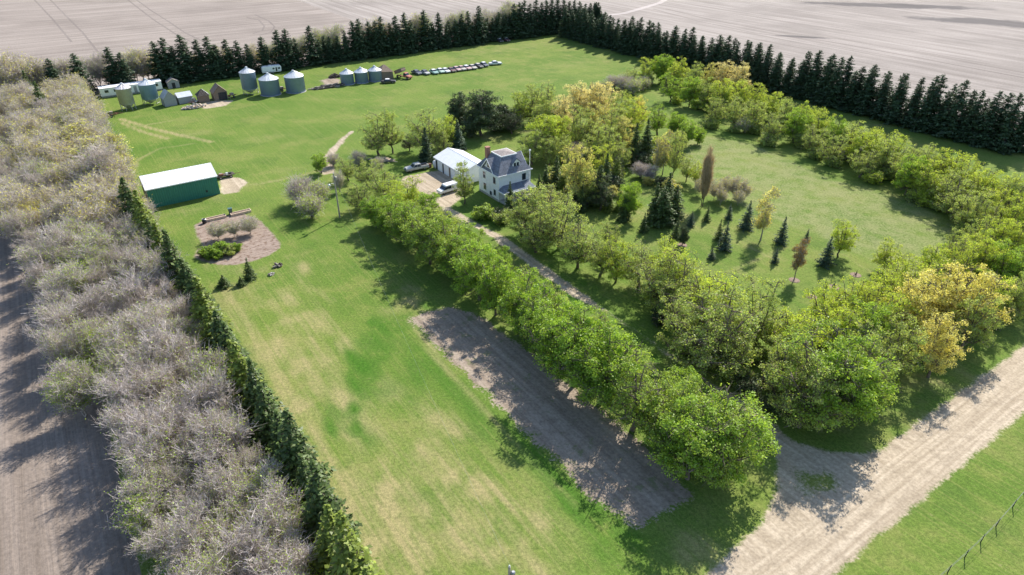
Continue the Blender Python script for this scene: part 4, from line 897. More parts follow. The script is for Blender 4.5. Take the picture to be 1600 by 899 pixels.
# ---- bins
def bin_(px, rad, zc, eave, rf, body, hopper, label, grp):
    n = len(px); cx, cy = px
    t = thing('grain_bin', label, 'grain bin', (cx, cy), rnd.uniform(0, 6.28), grp)
    z0 = 1.9 if hopper else 0.0; pr = [(rad, z0)]; z = z0
    while z < eave - .01:
        for k in (.0, .5): pr.append((rad + (.015 if k else -.015), z)) if z > z0 else None
        z += .22
    pr.append((rad, eave)); g = MB(); g.lathe(pr, 36); part('wall', g, body, t, True)
    pk = eave + rad*.48
    g = MB(); g.lathe([(rad-.02, eave-.12),(rad+.10, eave-.06),(rad+.08, eave),(.35, pk),(0, pk)], 36); rr = part('roof', g, rf, t)
    g = MB()
    for k in range(18):
        a = 2*math.pi*k/18; g.tube([((rad+.05)*math.cos(a),(rad+.05)*math.sin(a),eave+.04),(.36*math.cos(a),.36*math.sin(a),pk+.04)], .035, 4)
    part('roof_ribs', g, rf, t)
    g = MB(); g.lathe([(.36, pk-.02),(.38, pk+.22),(.30, pk+.42),(0, pk+.5)], 16); part('fill_cap', g, M['roofmetal'], t)
    g = MB()
    for s in (-.2, .2): g.tube([(rad+.12, s, .3),(rad+.12, s, eave+.2),(.5, s, pk+.12)], .03, 4)
    for k in range(int(eave/.4)): g.tube([(rad+.12,-.2,.4+k*.4),(rad+.12,.2,.4+k*.4)], .02, 4)
    part('ladder', g, M['steel'], t)
    if hopper:
        g = MB(); g.lathe([(rad-.03, z0),(rad*.25, .55),(.2,.35),(0,.35)], 28); part('hopper', g, rf, t)
        for k in range(8):
            a = 2*math.pi*k/8 + .2; g = MB(); g.tube([(rad*.98*math.cos(a),rad*.98*math.sin(a),z0+.15),(rad*1.0*math.cos(a),rad*1.0*math.sin(a),0)], .075, 5); part('leg', g, M['metalpale'] if body is M['metalpale'] else M['steel'], t)
        g = MB()
        for k in range(8):
            a = 2*math.pi*k/8 + .2; a2 = a + 2*math.pi/8; g.tube([(rad*math.cos(a),rad*math.sin(a),.5),(rad*math.cos(a2),rad*math.sin(a2),.5)], .05, 4)
        part('brace_ring', g, M['steel'], t)
    else:
        g = MB(); g.lathe([(rad+.25,0),(rad+.25,.08),(rad+.02,.1)], 28); part('footing', g, M['concrete'], t)
        g = MB(); g.box(rad-.06,-.35,.5,rad+.05,.35,1.5); part('hatch', g, M['steel'], t)
    return t
bc = lambda l, r, by: G((l+r)/2, by)
def inward(p, r): d = math.hypot(*p); return (p[0]*(1+r*.55/d), p[1]*(1+r*.55/d))
bin_(inward(G(202,172.5),2.2), 2.15, 0, 6.6, M['roofrust'], M['metalpale'], True, 'pale hopper bin with rust stained roof, leftmost by the mobile home', 'hopper bins')
bin_(inward(G(238,164.5),2.5), 2.45, 0, 6.4, M['roofmetal'], M['metalblue'], True, 'bluish hopper bin beside the grey double shack', 'hopper bins')
bin_(inward(G(393,148.5),2.5), 2.5, 0, 7.2, M['roofmetal'], M['metal'], True, 'tall grey hopper bin, left of the two big flat bottomed bins', 'hopper bins')
bin_(inward(G(424,149.5),3.1), 3.15, 0, 5.1, M['roofmetal'], M['metal'], False, 'big grey bin in front of the camper trailer', 'large flat bottomed bins')
bin_(inward(G(463,145),3.1), 3.15, 0, 5.1, M['roofmetal'], M['metal'], False, 'big grey bin, right one of the large pair', 'large flat bottomed bins')
bin_(inward(G(543.5,132.5),2.3), 2.3, 0, 3.7, M['roofmetal'], M['metal'], False, 'small grey bin, left of the far group of three', 'small far bins')
bin_(inward(G(565.5,130),2.3), 2.3, 0, 3.7, M['roofmetal'], M['metal'], False, 'small grey bin, middle of the far group of three', 'small far bins')
bin_(inward(G(587,127.5),2.3), 2.35, 0, 3.7, M['roofmetal'], M['metal'], False, 'small grey bin next to the collapsing brown shed', 'small far bins')
# ---- mobile home
p = G(255, 141); t = thing('mobile_home', 'long white mobile home behind the left bins', 'mobile home', (*p, 0), AX)
g = MB(); g.box(-18.5,0,.5,0,4.0,3.0); part('wall', g, M['trim'], t); g = MB(); g.box(-18.4,.15,0,-.1,3.85,.5); part('skirting', g, M['greywood'], t)
g = MB(); g.prism([(-.12,3.0),(4.12,3.0),(2.0,3.3)], 0, -18.6, .1); part('roof', g, M['trim'], t)
g = MB(); g.box(-18.55,-.06,2.86,.05,-.005,2.97); part('roof_trim', g, M['steel'], t)
for x, wd in ((-2.6,1.5),(-6.5,1.0),(-10.5,1.2),(-14.5,1.0),(-17.2,1.2)):
    g = MB(); g.box(x,-.05,1.5,x+wd,-.004,2.4); f = part('window', g, M['steel'], t); g = MB(); g.box(x+.1,-.07,1.6,x+wd-.1,-.053,2.3); part('glass', g, M['glass'], f)
g = MB(); g.box(-8.6,-.05,.55,-7.7,-.004,2.5); part('door', g, M['greywood'], t)
# ---- little sheds
def gable_shed(name, label, loc, rz, wx, wy, he, hr, wall, roofm, ridge='x', door=None, over=.2):
    t = thing(name, label, 'shed', (*loc, 0), rz)
    if ridge == 'x':
        g = MB(); g.prism([(0,0),(wy,0),(wy,he),(wy/2,hr-.08),(0,he)], 0, 0, wx); part('wall', g, wall, t)
        for s in (0, 1):
            g = MB(); y0 = -over if s == 0 else wy+over; k = (hr-he)/(wy/2)*over; ym = wy/2 + (.003 if s else 0); g.prism([(y0,he-k+.03),(ym,hr+.03),(ym,hr-.06),(y0,he-k-.06)], 0, -over, wx+over); part('roof', g, roofm, t)
    else:
        g = MB(); g.prism([(0,0),(wx,0),(wx,he),(wx/2,hr-.08),(0,he)], 1, 0, wy); part('wall', g, wall, t)
        for s in (0, 1):
            g = MB(); x0 = -over if s == 0 else wx+over; k = (hr-he)/(wx/2)*over; xm = wx/2 + (.003 if s else 0); g.prism([(x0,he-k+.03),(xm,hr+.03),(xm,hr-.06),(x0,he-k-.06)], 1, -over, wy+over); part('roof', g, roofm, t)
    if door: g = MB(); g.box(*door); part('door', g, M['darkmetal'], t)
    return t
p = G(264, 139); gable_shed('garden_shed', 'small weathered shed right of the mobile home', p, AX, 3.6, 3.2, 2.1, 3.1, M['greywood'], M['junk'], 'y', (1.2,-.03,0,2.3,-.004,1.8))
p = G(259, 167.5); gable_shed('old_shack', 'grey weathered board shack with steep pale roof beside the blue bin', p, AX+.12, 3.6, 3.8, 2.6, 4.6, M['greywood'], M['metalpale'], 'y')
p = G(281, 163.5); gable_shed('old_lean_to', 'low grey board lean to joined right of the steep roofed shack', p, AX+.12, 4.2, 3.2, 2.2, 3.3, M['greywood'], M['roofmetal'], 'x')
p = G(312, 161.5); t = thing('pyramid_shed', 'small dark shed with pyramid roof between the shack and open shed', 'shed', (*p, 0), AX)
g = MB(); g.box(0,0,0,3.2,3.2,2.1); part('wall', g, M['brownwood'], t); g = MB(); g.add([(-.3,-.3,2.1),(3.5,-.3,2.1),(3.5,3.5,2.1),(-.3,3.5,2.1),(1.6,1.6,4.0)], [(0,1,4),(1,2,4),(2,3,4),(3,0,4),(3,2,1,0)]); part('roof', g, M['junkdark'], t)
g = MB(); g.add([(1.7,1.55,4.03),(3.52,-.25,2.16),(3.52,2.6,2.16),(1.75,1.9,4.0)], [(0,1,2,3)]); part('roof_patch', g, M['roofmetal'], t)
p = G(336, 158.5); t = gable_shed('open_shed', 'tall brown collapsing board shed with an open dark front', p, AX, 4.2, 4.2, 2.6, 4.7, M['brownwood'], M['brownwood'], 'y', (1.4,-.03,0,4.0,-.004,2.5))  # the dark door panel paints the shade inside the open front
p = G(597, 126); t = thing('ruined_granary', 'dark brown collapsing granary right of the three small bins', 'shed', (*p, 0), AX)
g = MB(); g.add([(0,0,0),(4.6,0,0),(4.6,4,0),(0,4,0),(.15,0,3.0),(4.4,.1,2.5),(4.5,4,2.8),(0,4,3.1)], [(3,2,1,0),(0,1,5,4),(1,2,6,5),(2,3,7,6),(3,0,4,7),(4,5,6,7)]); part('wall', g, M['brownwood'], t)
g = MB(); g.add([(-.2,-.2,3.0),(4.7,-.1,2.5),(4.7,4.2,2.85),(-.2,4.2,3.15),(1.9,2.1,4.9),(2.6,2.1,4.8)], [(0,1,5,4),(1,2,5),(2,3,4,5),(3,0,4),(3,2,1,0)]); part('roof', g, M['brownwood'], t)
p = G(883, 252); t = thing('open_shed', 'old low shed with rusty roof half hidden behind the tall pale tree', 'shed', (*p, 0), AX)
g = MB(); g.box(0,0,0,.3,4,2.4); g.box(1.6,0,0,1.9,.3,2.4); g.box(5.2,0,0,7.4,4,2.4); g.box(.301,3.8,0,5.199,4,2.4); part('wall', g, M['trim'], t); g = MB(); g.add([(-.3,-.4,2.42),(7.7,-.4,2.42),(7.7,4.3,2.75),(-.3,4.3,2.75),(-.3,-.4,2.52),(7.7,-.4,2.52),(7.7,4.3,2.85),(-.3,4.3,2.85)], [(3,2,1,0),(4,5,6,7),(0,1,5,4),(1,2,6,5),(2,3,7,6),(3,0,4,7)]); part('roof', g, M['brownwood'], t)
# ---- vehicles: x forward
def wheels(t, xs, r=.34, hw=.78, w=.24):
    for x in xs:
        for s in (-1, 1):
            g = MB(); g.wheel(x, s*hw, r, r, w); q = part('wheel', g, M['rubber'], t)
            g = MB(); g.wheel(x, s*(hw+w*.5), r, r*.5, .03); part('rim', g, M['steel'], q)
def paint_m(name, col, rough=.35, dirt=None):
    if name not in M: M[name] = plain(name, col, rough, var=.12, dirt=dirt, spec=.5)
    return M[name]
def cabin(x0, x1, x2, x3, z0, z1, hw0=.86, hw1=.68):
    return [(x0,-hw0,z0),(x3,-hw0,z0),(x3,hw0,z0),(x0,hw0,z0),(x1,-hw1,z1),(x2,-hw1,z1),(x2,hw1,z1),(x1,hw1,z1)], [(3,2,1,0),(4,5,6,7),(0,1,5,4),(1,2,6,5),(2,3,7,6),(3,0,4,7)]
def bodybox(prof, hw, bev=.10):
    bm = bmesh.new(); a = [bm.verts.new((x, -hw, z)) for x, z in prof]; c = [bm.verts.new((x, hw, z)) for x, z in prof]; n = len(prof)
    bm.faces.new(a); bm.faces.new(c[::-1])
    for i in range(n): bm.faces.new((a[i], c[i], c[(i+1) % n], a[(i+1) % n]))
    bmesh.ops.bevel(bm, geom=[e for e in bm.edges if abs(e.verts[0].co.y - e.verts[1].co.y) < .01], offset=bev, segments=2, affect='EDGES')
    bm.verts.index_update(); g = MB(); g.add([v.co[:] for v in bm.verts], [[v.index for v in f.verts] for f in bm.faces]); bm.free(); return g
def car(label, loc, rz, body, roofm=None, grp=None, kind='sedan', cat='car'):
    t = thing('parked_car', label, cat, (*loc, 0), rz, grp)
    prof = [(-2.5,.35),(-2.55,.75),(-2.3,.93),(-1.2,.98),(1.0,.98),(2.3,.86),(2.5,.70),(2.5,.35)]
    part('body', bodybox(prof, .92), body, t)
    g = MB(); g.add(*cabin(-1.45,-.95,.35,1.0,.97,1.42)); part('windows', g, M['glass'], t)
    g = MB(); g.add(*cabin(-1.05,-.90,.30,.42,1.40,1.50,.74,.64)); part('roof', g, roofm or body, t)
    g = MB()
    for s in (-1, 1):
        g.tube([(-1.42,s*.87,.98),(-.95,s*.70,1.42)], .045, 4); g.tube([(.98,s*.87,.98),(.36,s*.70,1.42)], .04, 4); g.tube([(-.3,s*.875,.98),(-.3,s*.70,1.42)], .035, 4)
    part('pillars', g, body, t)
    for s in (-1, 1):
        g = MB(); g.box(2.49,s*.62-.14,.58,2.53,s*.62+.14,.78); part('headlight', g, M['lamp'], t)
    g = MB(); g.box(2.5,-.9,.36,2.62,.9,.50); part('bumper', g, M['steel'], t); g = MB(); g.box(-2.68,-.9,.36,-2.54,.9,.50); part('bumper', g, M['steel'], t)
    wheels(t, (-1.5, 1.5)); return t
def pickup(label, loc, rz, body, lower=None, cat='pickup truck', cap=None):
    t = thing('pickup_truck', label, cat, (*loc, 0), rz)
    prof = [(-2.85,.45),(-2.9,1.05),(-.9,1.07),(1.2,1.10),(2.7,1.02),(2.85,.8),(2.85,.42)]
    part('body', bodybox(prof, .97, .08), body, t)
    g = MB(); g.add(*cabin(-1.0,-.8,.55,1.25,1.08,1.66,.90,.74)); part('windows', g, M['glass'], t)
    g = MB(); g.add(*cabin(-.9,-.82,.5,.66,1.64,1.76,.80,.70)); part('roof', g, body, t)
    g = MB()
    for s in (-1, 1):
        g.tube([(-.97,s*.91,1.08),(-.8,s*.76,1.66)], .06, 4); g.tube([(1.22,s*.91,1.08),(.57,s*.76,1.66)], .05, 4); g.tube([(.05,s*.91,1.08),(.0,s*.76,1.66)], .05, 4)
    part('pillars', g, body, t)
    if cap:
        g = MB(); g.add(*cabin(-2.85,-2.8,-1.1,-1.08,1.07,1.75,.95,.85)); part('canopy', g, cap, t)
    else:
        g = MB(); g.box(-2.75,-.78,1.0,-1.1,.78,1.085); part('cargo_bed', g, M['darkmetal'], t)
        g = MB(); g.box(-2.88,-.95,1.086,-1.05,-.80,1.14); g.box(-2.88,.80,1.086,-1.05,.95,1.14); g.box(-2.9,-.799,1.086,-2.78,.799,1.14); part('bed_rail', g, body, t)
    if lower:
        for s in (-1, 1): g = MB(); g.box(-2.6,s*.975-.008,.5,2.6,s*.975+.008,.72); part('lower_panel', g, lower, t)
    for s in (-1, 1):
        g = MB(); g.box(2.83,s*.68-.17,.72,2.88,s*.68+.17,.92); part('headlight', g, M['lamp'], t)
    g = MB(); g.box(2.86,-.95,.42,3.0,.95,.6); part('bumper', g, M['steel'], t); g = MB(); g.box(-3.02,-.95,.45,-2.9,.95,.6); part('bumper', g, M['steel'], t)
    g = MB(); g.box(2.85,-.45,.68,2.875,.45,.94); part('grille', g, M['darkmetal'], t)
    wheels(t, (-1.75, 1.85), .40, .82, .26); return t
AZ = lambda az: R(90 - az)
pickup('silver and tan pickup truck parked beside the dark spruce', G(651, 266), AZ(60+180), paint_m('silver paint', (.50,.50,.48)), paint_m('tan paint', (.42,.36,.28)))
t = thing('white_van', 'white van parked in the gravel yard in front of the house', 'van', (*G(700, 300), 0), AZ(50+180))
wp = paint_m('white paint', (.80,.80,.79)); part('body', bodybox([(-2.5,.4),(-2.55,1.1),(1.6,1.1),(2.45,.95),(2.55,.42)], .95), wp, t)
g = MB(); g.add(*cabin(-2.5,-2.4,1.0,1.6,1.09,1.75,.93,.84)); part('windows', g, M['glass'], t)
g = MB(); g.add(*cabin(-2.5,-2.42,.9,1.1,1.7,1.93,.90,.82)); part('roof', g, wp, t)
g = MB(); g.box(-2.45,-.945,1.1,-.4,-.87,1.72); g.box(-2.45,.87,1.1,-.4,.945,1.72); part('side_panel', g, wp, t)
for s in (-1, 1): g = MB(); g.box(2.5,s*.66-.17,.62,2.56,s*.66+.17,.84); part('headlight', g, M['lamp'], t)
wheels(t, (-1.5, 1.6), .37, .80)
cols = {'navy':(.07,.09,.13),'grey':(.42,.42,.42),'teal':(.28,.46,.42),'white':(.74,.75,.75),'maroon':(.13,.05,.05),'pink':(.50,.33,.31),'black':(.04,.04,.05),'green':(.45,.60,.52),'tan':(.48,.44,.38)}
rowcars = [(651,116,'navy','navy','small dark blue car at the left end of the old car row'),(664,116,'grey','navy','grey car with dark windows, second in the old car row'),(678,115,'teal','white','teal car with white roof in the old car row'),
 (688,113.5,'green','white','pale green car between the teal and white old cars'),(696,113,'white','white','white old car left of the maroon one'),(705,112,'maroon','maroon','dark maroon old car in the middle of the row'),
 (713,110.5,'pink','pink','faded pink old car right of the maroon one'),(721,109.5,'tan','pink','pale tan old car with faded pink roof'),(729,108.5,'pink','white','faded pink old car with white roof'),
 (738,107.5,'tan','tan','tan old car beside the black one'),(747,105.5,'black','tan','black old car, third from the right end'),(756,103.5,'navy','white','dark blue old car with white roof, nearly last')]
for px, py, c1, c2, lab in rowcars:
    car(lab, G(px, py), AZ(145 + rnd.uniform(-5, 5)), paint_m(c1 + ' car paint', cols[c1], .45, ((.25,.16,.1), .4)), paint_m(c2 + ' car paint', cols[c2], .45, ((.25,.16,.1), .4)), 'old cars parked in a row on the back lawn')
car('white old car parked alone at the right end of the row', G(774, 101.5), AZ(75), M['white car paint'], M['white car paint'], 'old cars parked in a row on the back lawn')
car('dark old car with pale roof, left one by the far spruces', G(780, 65.5), AZ(150), M['black car paint'], M['white car paint'], 'old cars by the far spruces'); car('dark old car with pale roof, right one by the far spruces', G(790.5, 64.5), AZ(150), M['maroon car paint'], M['tan car paint'], 'old cars by the far spruces')
car('small black and white car in front of the ruined granary', G(607, 130), AZ(80), M['black car paint'], M['white car paint'])
# red grain truck
t = thing('grain_truck', 'rusty red grain truck with raised box beside the ruined granary', 'truck', (*G(631, 122.5), 0), AZ(125))
rp_ = paint_m('red truck paint', (.40,.12,.08), .6, ((.2,.1,.07), .6)); part('body', bodybox([(.6,.6),(.6,1.3),(2.0,1.35),(3.3,1.2),(3.5,.9),(3.5,.6)], .95), rp_, t)
g = MB(); g.add(*cabin(.55,.7,1.6,2.05,1.3,2.05,.9,.78)); part('windows', g, M['glass'], t); g = MB(); g.add(*cabin(.62,.72,1.55,1.7,2.0,2.15,.82,.72)); part('roof', g, rp_, t)
g = MB(); g.box(-3.2,-.35,.6,.6,.35,.8); part('chassis', g, M['rust'], t); g = MB(); g.add([(-3.2,-1.1,1.2),(.3,-1.1,2.6),(.3,1.1,2.6),(-3.2,1.1,1.2),(-3.7,-1.1,2.3),(-.2,-1.1,3.7),(-.2,1.1,3.7),(-3.7,1.1,2.3)], [(0,1,2,3),(4,7,6,5),(0,4,5,1),(1,5,6,2),(2,6,7,3),(3,7,4,0)]); part('grain_box', g, M['brownwood'], t)
wheels(t, (-2.3, 2.5), .45, .85, .3)
# camper
t = thing('camper_trailer', 'white travel trailer behind the big bins by the spruces', 'camper trailer', (*G(425, 114.5), 0), AZ(62))
part('body', bodybox([(-3.4,.55),(-3.45,2.5),(-3.1,2.75),(3.1,2.75),(3.5,2.3),(3.4,.9),(3.1,.55)], 1.2, .12), M['trim'], t)
for x, wd, z0, z1 in ((.3,.7,1.55,2.1),(1.35,.55,.75,2.2),(2.2,.85,1.5,2.1)): g = MB(); g.box(x,-1.235,z0,x+wd,-1.203,z1); part('door' if wd == .55 else 'window', g, M['glass'] , t)
g = MB(); g.box(-.8,-.4,2.76,.1,.4,3.0); part('roof_vent', g, M['lamp'], t); g = MB(); g.box(-3.3,-1.22,.9,3.2,-1.203,1.0); part('side_stripe', g, M['steel'], t)
g = MB(); g.tube([(3.2,-.5,.55),(4.5,0,.5)], .06, 4); g.tube([(3.2,.5,.55),(4.5,0,.5)], .06, 4); g.tube([(4.4,0,.5),(4.4,0,0)], .05, 4); part('hitch', g, M['darkmetal'], t)
wheels(t, (-.6, .3), .34, 1.0, .22)
# fuel tanks by the far spruces
for i, (px, py, lab) in enumerate(((757, 62.5, 'pale round ended tank, left of two in the shade of the far spruces'), (767, 62, 'pale round ended tank, right of two in the shade of the far spruces'))):
    t = thing('fuel_tank', lab, 'tank', (*G(px, py), 0), AZ(150), 'tanks by the far spruces'); g = MB(); n = 16
    g.tube([(-1.9,0,1.6),(-1.7,0,1.6),(1.7,0,1.6),(1.9,0,1.6)], [.6,.95,.95,.6], 16); part('tank', g, M['lamp'], t, False)
    for x in (-1.2, 1.2): g = MB(); g.box(x-.08,-.7,0,x+.08,.7,.8); part('leg', g, M['rust'], t)
# implement wagons and machines
def wagon(label, loc, rz, L=4.5, w=1.9, stuff=0, seed=1, name='farm_trailer', cat='trailer', deck=None):
    t = thing(name, label, cat, (*loc, 0), rz); r_ = random.Random(seed)
    g = MB(); g.box(-L/2,-w/2,.62,L/2,w/2,.74); g.box(-L/2,-.3,.5,L/2,-.15,.619); g.box(-L/2,.15,.5,L/2,.3,.619); part('deck', g, deck or M['junkdark'], t)
    g = MB(); g.tube([(L/2,0,.55),(L/2+1.4,0,.5)], .06, 5); part('drawbar', g, M['rust'], t); wheels(t, (-L*.28, L*.28), .36, w/2+.02, .2)
    if stuff:
        for i in range(stuff):
            x, y, s = r_.uniform(-L/2+.4, L/2-.4), r_.uniform(-w/2+.3, w/2-.3), r_.uniform(.25, .5); g = MB(); g.box(x-s, y-s*.7, .745, x+s, y+s*.7, .745+r_.uniform(.2, .6)+i*.001, .04); part('load', g, (M['junk'], M['lamp'], M['rust'], M['darkmetal'])[i % 4], t)
    return t
wagon('dark flat trailer with odd loads at the end of the green shed', G(352, 277.5), AX, 4.2, 1.8, 4, 3)
def implement(label, loc, rz, seed, L=4, w=3, name='farm_implement'):
    t = thing(name, label, 'farm implement', (*loc, 0), rz); r_ = random.Random(seed)
    g = MB()
    for y in (-w/2, 0, w/2): g.tube([(-L/2,y,.7),(L/2,y*.4,.75)], .07, 5)
    for x in (-L/2, 0, L/3): g.tube([(x,-w/2,.72),(x,w/2,.72)], .07, 5)
    g.tube([(L/2,0,.75),(L/2+1.2,0,.5)], .06, 5); part('frame', g, M['rust'], t)
    for k in range(7):
        y = -w/2 + w*k/6; g = MB(); g.tube([(-L/2,y,.72),(-L/2-.25,y,.35),(-L/2+.1,y,.02)], .035, 4); part('tine', g, M['steel'], t)
    g = MB(); g.box(-.5,-.5,.79,.5,.4,1.5,.06); part('hopper_box', g, M['junk'], t); wheels(t, (-.2,), .42, w/2+.1, .2); return t
implement('rusty cultivator at the foot of the leftmost hopper bin', G(175, 182), AX, 5); implement('small rusty implement just left of the tall hopper bin', G(363, 152.5), AX+.5, 6, 2.6, 2.0); implement('small rusty implement between the two big bins', G(441, 142.5), AX, 8, 2.2, 1.6)
# heaps: one pile is one thing
def heap(name, label, cat, loc, rz, rx, ry, hh, mats, n, seed, size=.5, long=1.0):
    r_ = random.Random(seed); t = thing(name, label, cat, (*loc, 0), rz)
    bs = [MB() for _ in mats]
    for i in range(n):
        a = r_.uniform(0, 6.28); q = r_.uniform(0, 1)**.6; x, y = math.cos(a)*q*rx, math.sin(a)*q*ry; z = hh*(1-q)*r_.uniform(.3, 1); L = size*long*r_.uniform(.5, 1.5); s = size*.16*r_.uniform(.6, 1.6)
        m = Matrix.Rotation(r_.uniform(0, 6.28) if long < 3 else r_.gauss(0, .3), 4, 'Z') @ Matrix.Rotation(r_.uniform(-.5, .5) if long < 3 else r_.gauss(0, .08), 4, 'Y')
        k = MB(); k.box(-L/2,-s,-s,L/2,s,s); vs = [(m @ Vector(v)) + Vector((x, y, z+s+.08)) for v in k.v]; bs[i % len(mats)].add([v[:] for v in vs], k.f)
    g = MB(); g.lathe([(1,0),(.75,.45),(.35,.8),(0,.95)], 14); g.v = [(x*rx*.85, y*ry*.85, z*hh*.62) for x, y, z in g.v]; part('mound', g, mats[0], t)
    for b_, mm in zip(bs, mats): part('scrap', b_, mm, t)
    return t
heap('scrap_pile', 'heap of broken grey boards and rubble right of the grey shack', 'scrap pile', G(303, 169), AX, 3.4, 1.4, 1.3, [M['junk'], M['greywood'], M['palewood']], 150, 1, .7)
heap('log_pile', 'long dark pile of logs and poles before the three small bins', 'log pile', G(513, 137), AX, 5.5, 1.3, 1.1, [M['junkdark'], M['junk']], 110, 2, .7, 3.5)
heap('brush_pile', 'dark brush heap left of the three small bins', 'brush pile', G(523, 121), AX, 2.2, 1.2, 1.2, [M['junkdark'], M['bark']], 90, 3, .8, 1.5)
heap('scrap_pile', 'reddish scrap heap between the grey lean to and pyramid shed', 'scrap pile', G(303, 160), AX, 1.6, 1.2, 1.3, [M['brick'], M['junk'], M['lamp']], 50, 4, .6)
heap('lumber_pile', 'grey lumber pile with pale planks under the two stemmed willow', 'lumber pile', G(597, 252), AX+2.4, 3.0, .9, .7, [M['junk'], M['palewood']], 50, 5, .6, 3.2)
heap('scrap_pile', 'low grey scrap heap at the foot of the far spruces', 'scrap pile', G(692, 73), AX, 4, .8, .6, [M['junk'], M['lamp']], 40, 6, .7, 2)
heap('rock_pile', 'small dark stone heap right of the young spruces', 'stone heap', G(434, 417), AX, .9, .5, .6, [M['junkdark'], M['junk']], 30, 7, .5); heap('rock_pile', 'tiny grey stone heap on the lawn below the dark one', 'stone heap', G(424, 430), AX, .6, .4, .4, [M['junk'], M['concrete']], 20, 8, .35)
# fire barrel, tank and drum by the garage
t = thing('propane_tank', 'white upright tank at the corner of the garage', 'tank', (*G(680, 262), 0)); g = MB(); g.lathe([(0,.2),(.5,.25),(.55,.5),(.55,1.5),(.4,1.75),(0,1.82)], 16); part('tank', g, M['lamp'], t, True); g = MB(); g.lathe([(.35,0),(.35,.3)], 12); part('base', g, M['concrete'], t)
t = thing('oil_drum', 'rusty brown drum between the pickup and the garage', 'drum', (*G(672, 262), 0)); g = MB(); g.lathe([(0,0),(.42,0),(.42,.35),(.45,.38),(.42,.41),(.42,.9),(.4,1.0),(0,1.0)], 16); part('drum', g, M['rust'], t); g = MB(); g.lathe([(.43,.97),(.46,1.0),(.43,1.04),(.38,1.02)], 16); part('rim', g, M['darkmetal'], t)
# raised beds, barrow, bin
def raised(label, px, py, L):
    t = thing('raised_bed', label, 'raised bed', (*G(px, py), 0), AX, 'raised garden beds'); w_ = 1.1
    for q in ((-L/2,-w_/2,L/2,-w_/2+.14),(-L/2,w_/2-.14,L/2,w_/2),(-L/2,-w_/2+.141,-L/2+.14,w_/2-.141),(L/2-.14,-w_/2+.141,L/2,w_/2-.141)): g = MB(); g.box(q[0],q[1],0,q[2],q[3],.5); part('plank', g, M['palewood'], t)
    g = MB(); g.box(-L/2+.15,-w_/2+.15,0,L/2-.15,w_/2-.15,.36); part('soil', g, M['mulch'], t)
raised('pale timber raised bed, left one behind the garden bed', 337.5, 342.5, 4.0); raised('pale timber raised bed, right one behind the garden bed', 376.5, 334, 4.1)
t = thing('barrel', 'dark barrel with a light rim at the end of the left raised bed', 'barrel', (*G(320, 349), 0)); g = MB(); g.lathe([(0,0),(.38,0),(.46,.45),(.38,.9),(0,.88)], 16); part('drum', g, M['darkmetal'], t, True); g = MB(); g.lathe([(.38,.86),(.44,.9),(.38,.95),(.34,.9)], 16); part('rim', g, M['steel'], t)
t = thing('wheelie_bin', 'upright dark green bin between the two raised beds', 'bin', (*G(361, 335), 0), .5); g = MB(); g.prism([(-.3,-.3),(.3,-.3),(.3,.3),(-.3,.3)], 2, .06, 1.3, [(-.4,-.4),(.4,-.4),(.4,.4),(-.4,.4)]); part('body', g, paint_m('dark green plastic', (.05,.12,.10)), t); g = MB(); g.box(-.43,-.43,1.303,.43,.43,1.38,.03); part('lid', g, M['dark green plastic'], t); 
g = MB(); g.wheel(-.2, .42, .12, .12, .06); part('wheel', g, M['rubber'], t); g = MB(); g.wheel(-.2, -.42, .12, .12, .06); part('wheel', g, M['rubber'], t)
# mulch rings
for px, py, lab in ((1268,464,'mulch ring with a dark sapling stub, leftmost on the mown lawn'),(1337,430,'mulch ring with a dark stump below the round tree'),(1303,449,'mulch ring around the smallest young spruce'),(1066,383,'pale mulch ring under the rounded dark pine'),(1241,438,'mulch ring at the foot of the bronze leaved tree')):
    t = thing('mulch_ring', lab, 'mulch ring', (*G(px, py), 0)); g = MB(); g.lathe([(.95,0),(.85,.06),(.3,.10),(0,.11)], 18); part('mulch', g, M['mulch'], t)
    if px in (1268, 1337): g = MB(); g.tube([(0,0,.05),(.1,.05,.5),(.05,.1,.9)], [.12,.08,.03], 6); g.tube([(0,0,.1),(-.3,.1,.45)], [.08,.02], 5); part('stump', g, M['bark'], t)
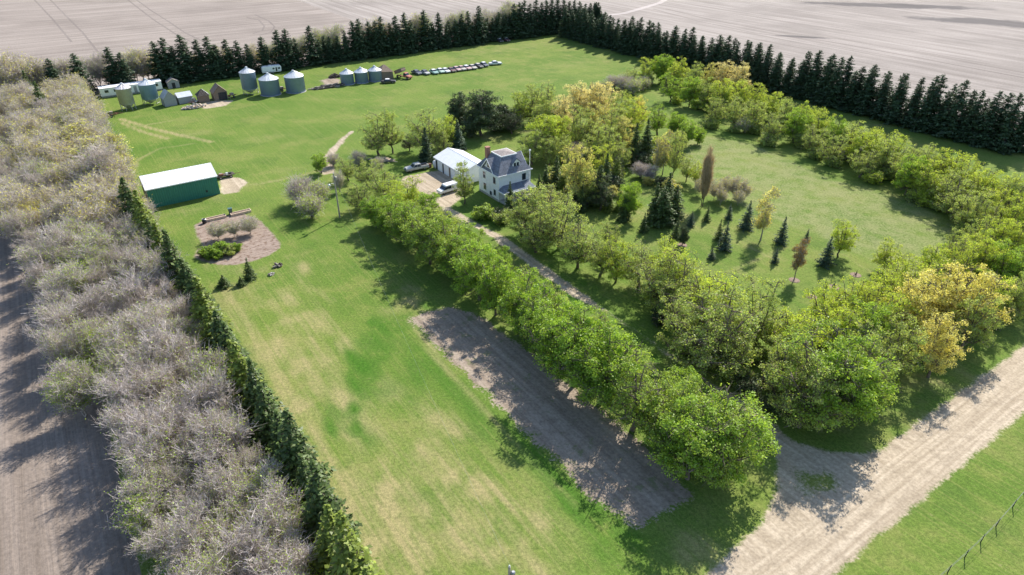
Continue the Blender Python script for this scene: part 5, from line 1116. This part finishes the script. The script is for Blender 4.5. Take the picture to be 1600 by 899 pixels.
# poles and wires
def pole(label, x, y, hh, lamp):
    t = thing('utility_pole', label, 'utility pole', (x, y)); g = MB(); g.tube([(0,0,0),(0,0,hh)], [.17,.11], 8); part('pole', g, M['pole'], t)
    g = MB(); g.lathe([(.16,hh-1.5),(.2,hh-1.4),(.2,hh-.7),(.1,hh-.62),(0,hh-.62)], 12, (.3,0)); part('transformer', g, M['steel'], t)
    g = MB(); g.lathe([(.05,hh),(.09,hh+.08),(.05,hh+.2),(0,hh+.22)], 8); part('insulator', g, M['lamp'], t)
    if lamp: g = MB(); g.tube([(0,0,hh-2.2),(-.7,-.3,hh-2.0),(-1.0,-.4,hh-2.15)], .04, 5); la = part('lamp_arm', g, M['steel'], t); g = MB(); g.lathe([(0,hh-2.0),(.2,hh-2.15),(.24,hh-2.4),(0,hh-2.42)], 12, (-1.05,-.42)); part('lamp_head', g, M['lamp'], la)
    return (x, y, hh+.15)
P1 = pole('tall grey yard pole with a lamp among the shrubby trees', *G(531, 340), 9.6, True)
P2 = pole('pole top with insulator rising at the bottom edge of the picture', *G(796, 886, 9.2), 9.2, False)
def wirepts(a, b, sag, n=16): return [tuple(a[k]*(1-i/n)+b[k]*i/n - (sag*4*(i/n)*(1-i/n) if k == 2 else 0) for k in range(3)) for i in range(n+1)]
g = MB(); g.tube(wirepts(P1, P2, 1.2), .007, 4); tag(g.build('overhead_wire', M['wire']), 'thin overhead wire from the yard pole to the bottom pole', 'wire')
hp = h.location; g = MB(); g.tube(wirepts((P1[0],P1[1],8.6), (hp.x+.2, hp.y+.6, 6.1), .8), .008, 4); tag(g.build('overhead_wire', M['wire']), 'thin overhead wire from the yard pole to the farmhouse', 'wire')
# pasture fence
fp = [G(1600,772), G(1582,793), G(1556,823), G(1532,848), G(1507,872), G(1480,896), G(1440,930)]; x0, y0 = fp[0]
t = thing('wire_fence', 'low wire fence with thin posts crossing the pasture beside the road', 'fence', (x0, y0))
for x, y in fp: g = MB(); g.tube([(x-x0,y-y0,0),(x-x0,y-y0,1.25)], [.055,.045], 6); part('post', g, M['darkmetal'], t)
for z in (1.2, .8): 
    g = MB(); g.tube([(x-x0,y-y0,z) for x, y in fp], .012, 4); part('wire', g, M['wire'], t)
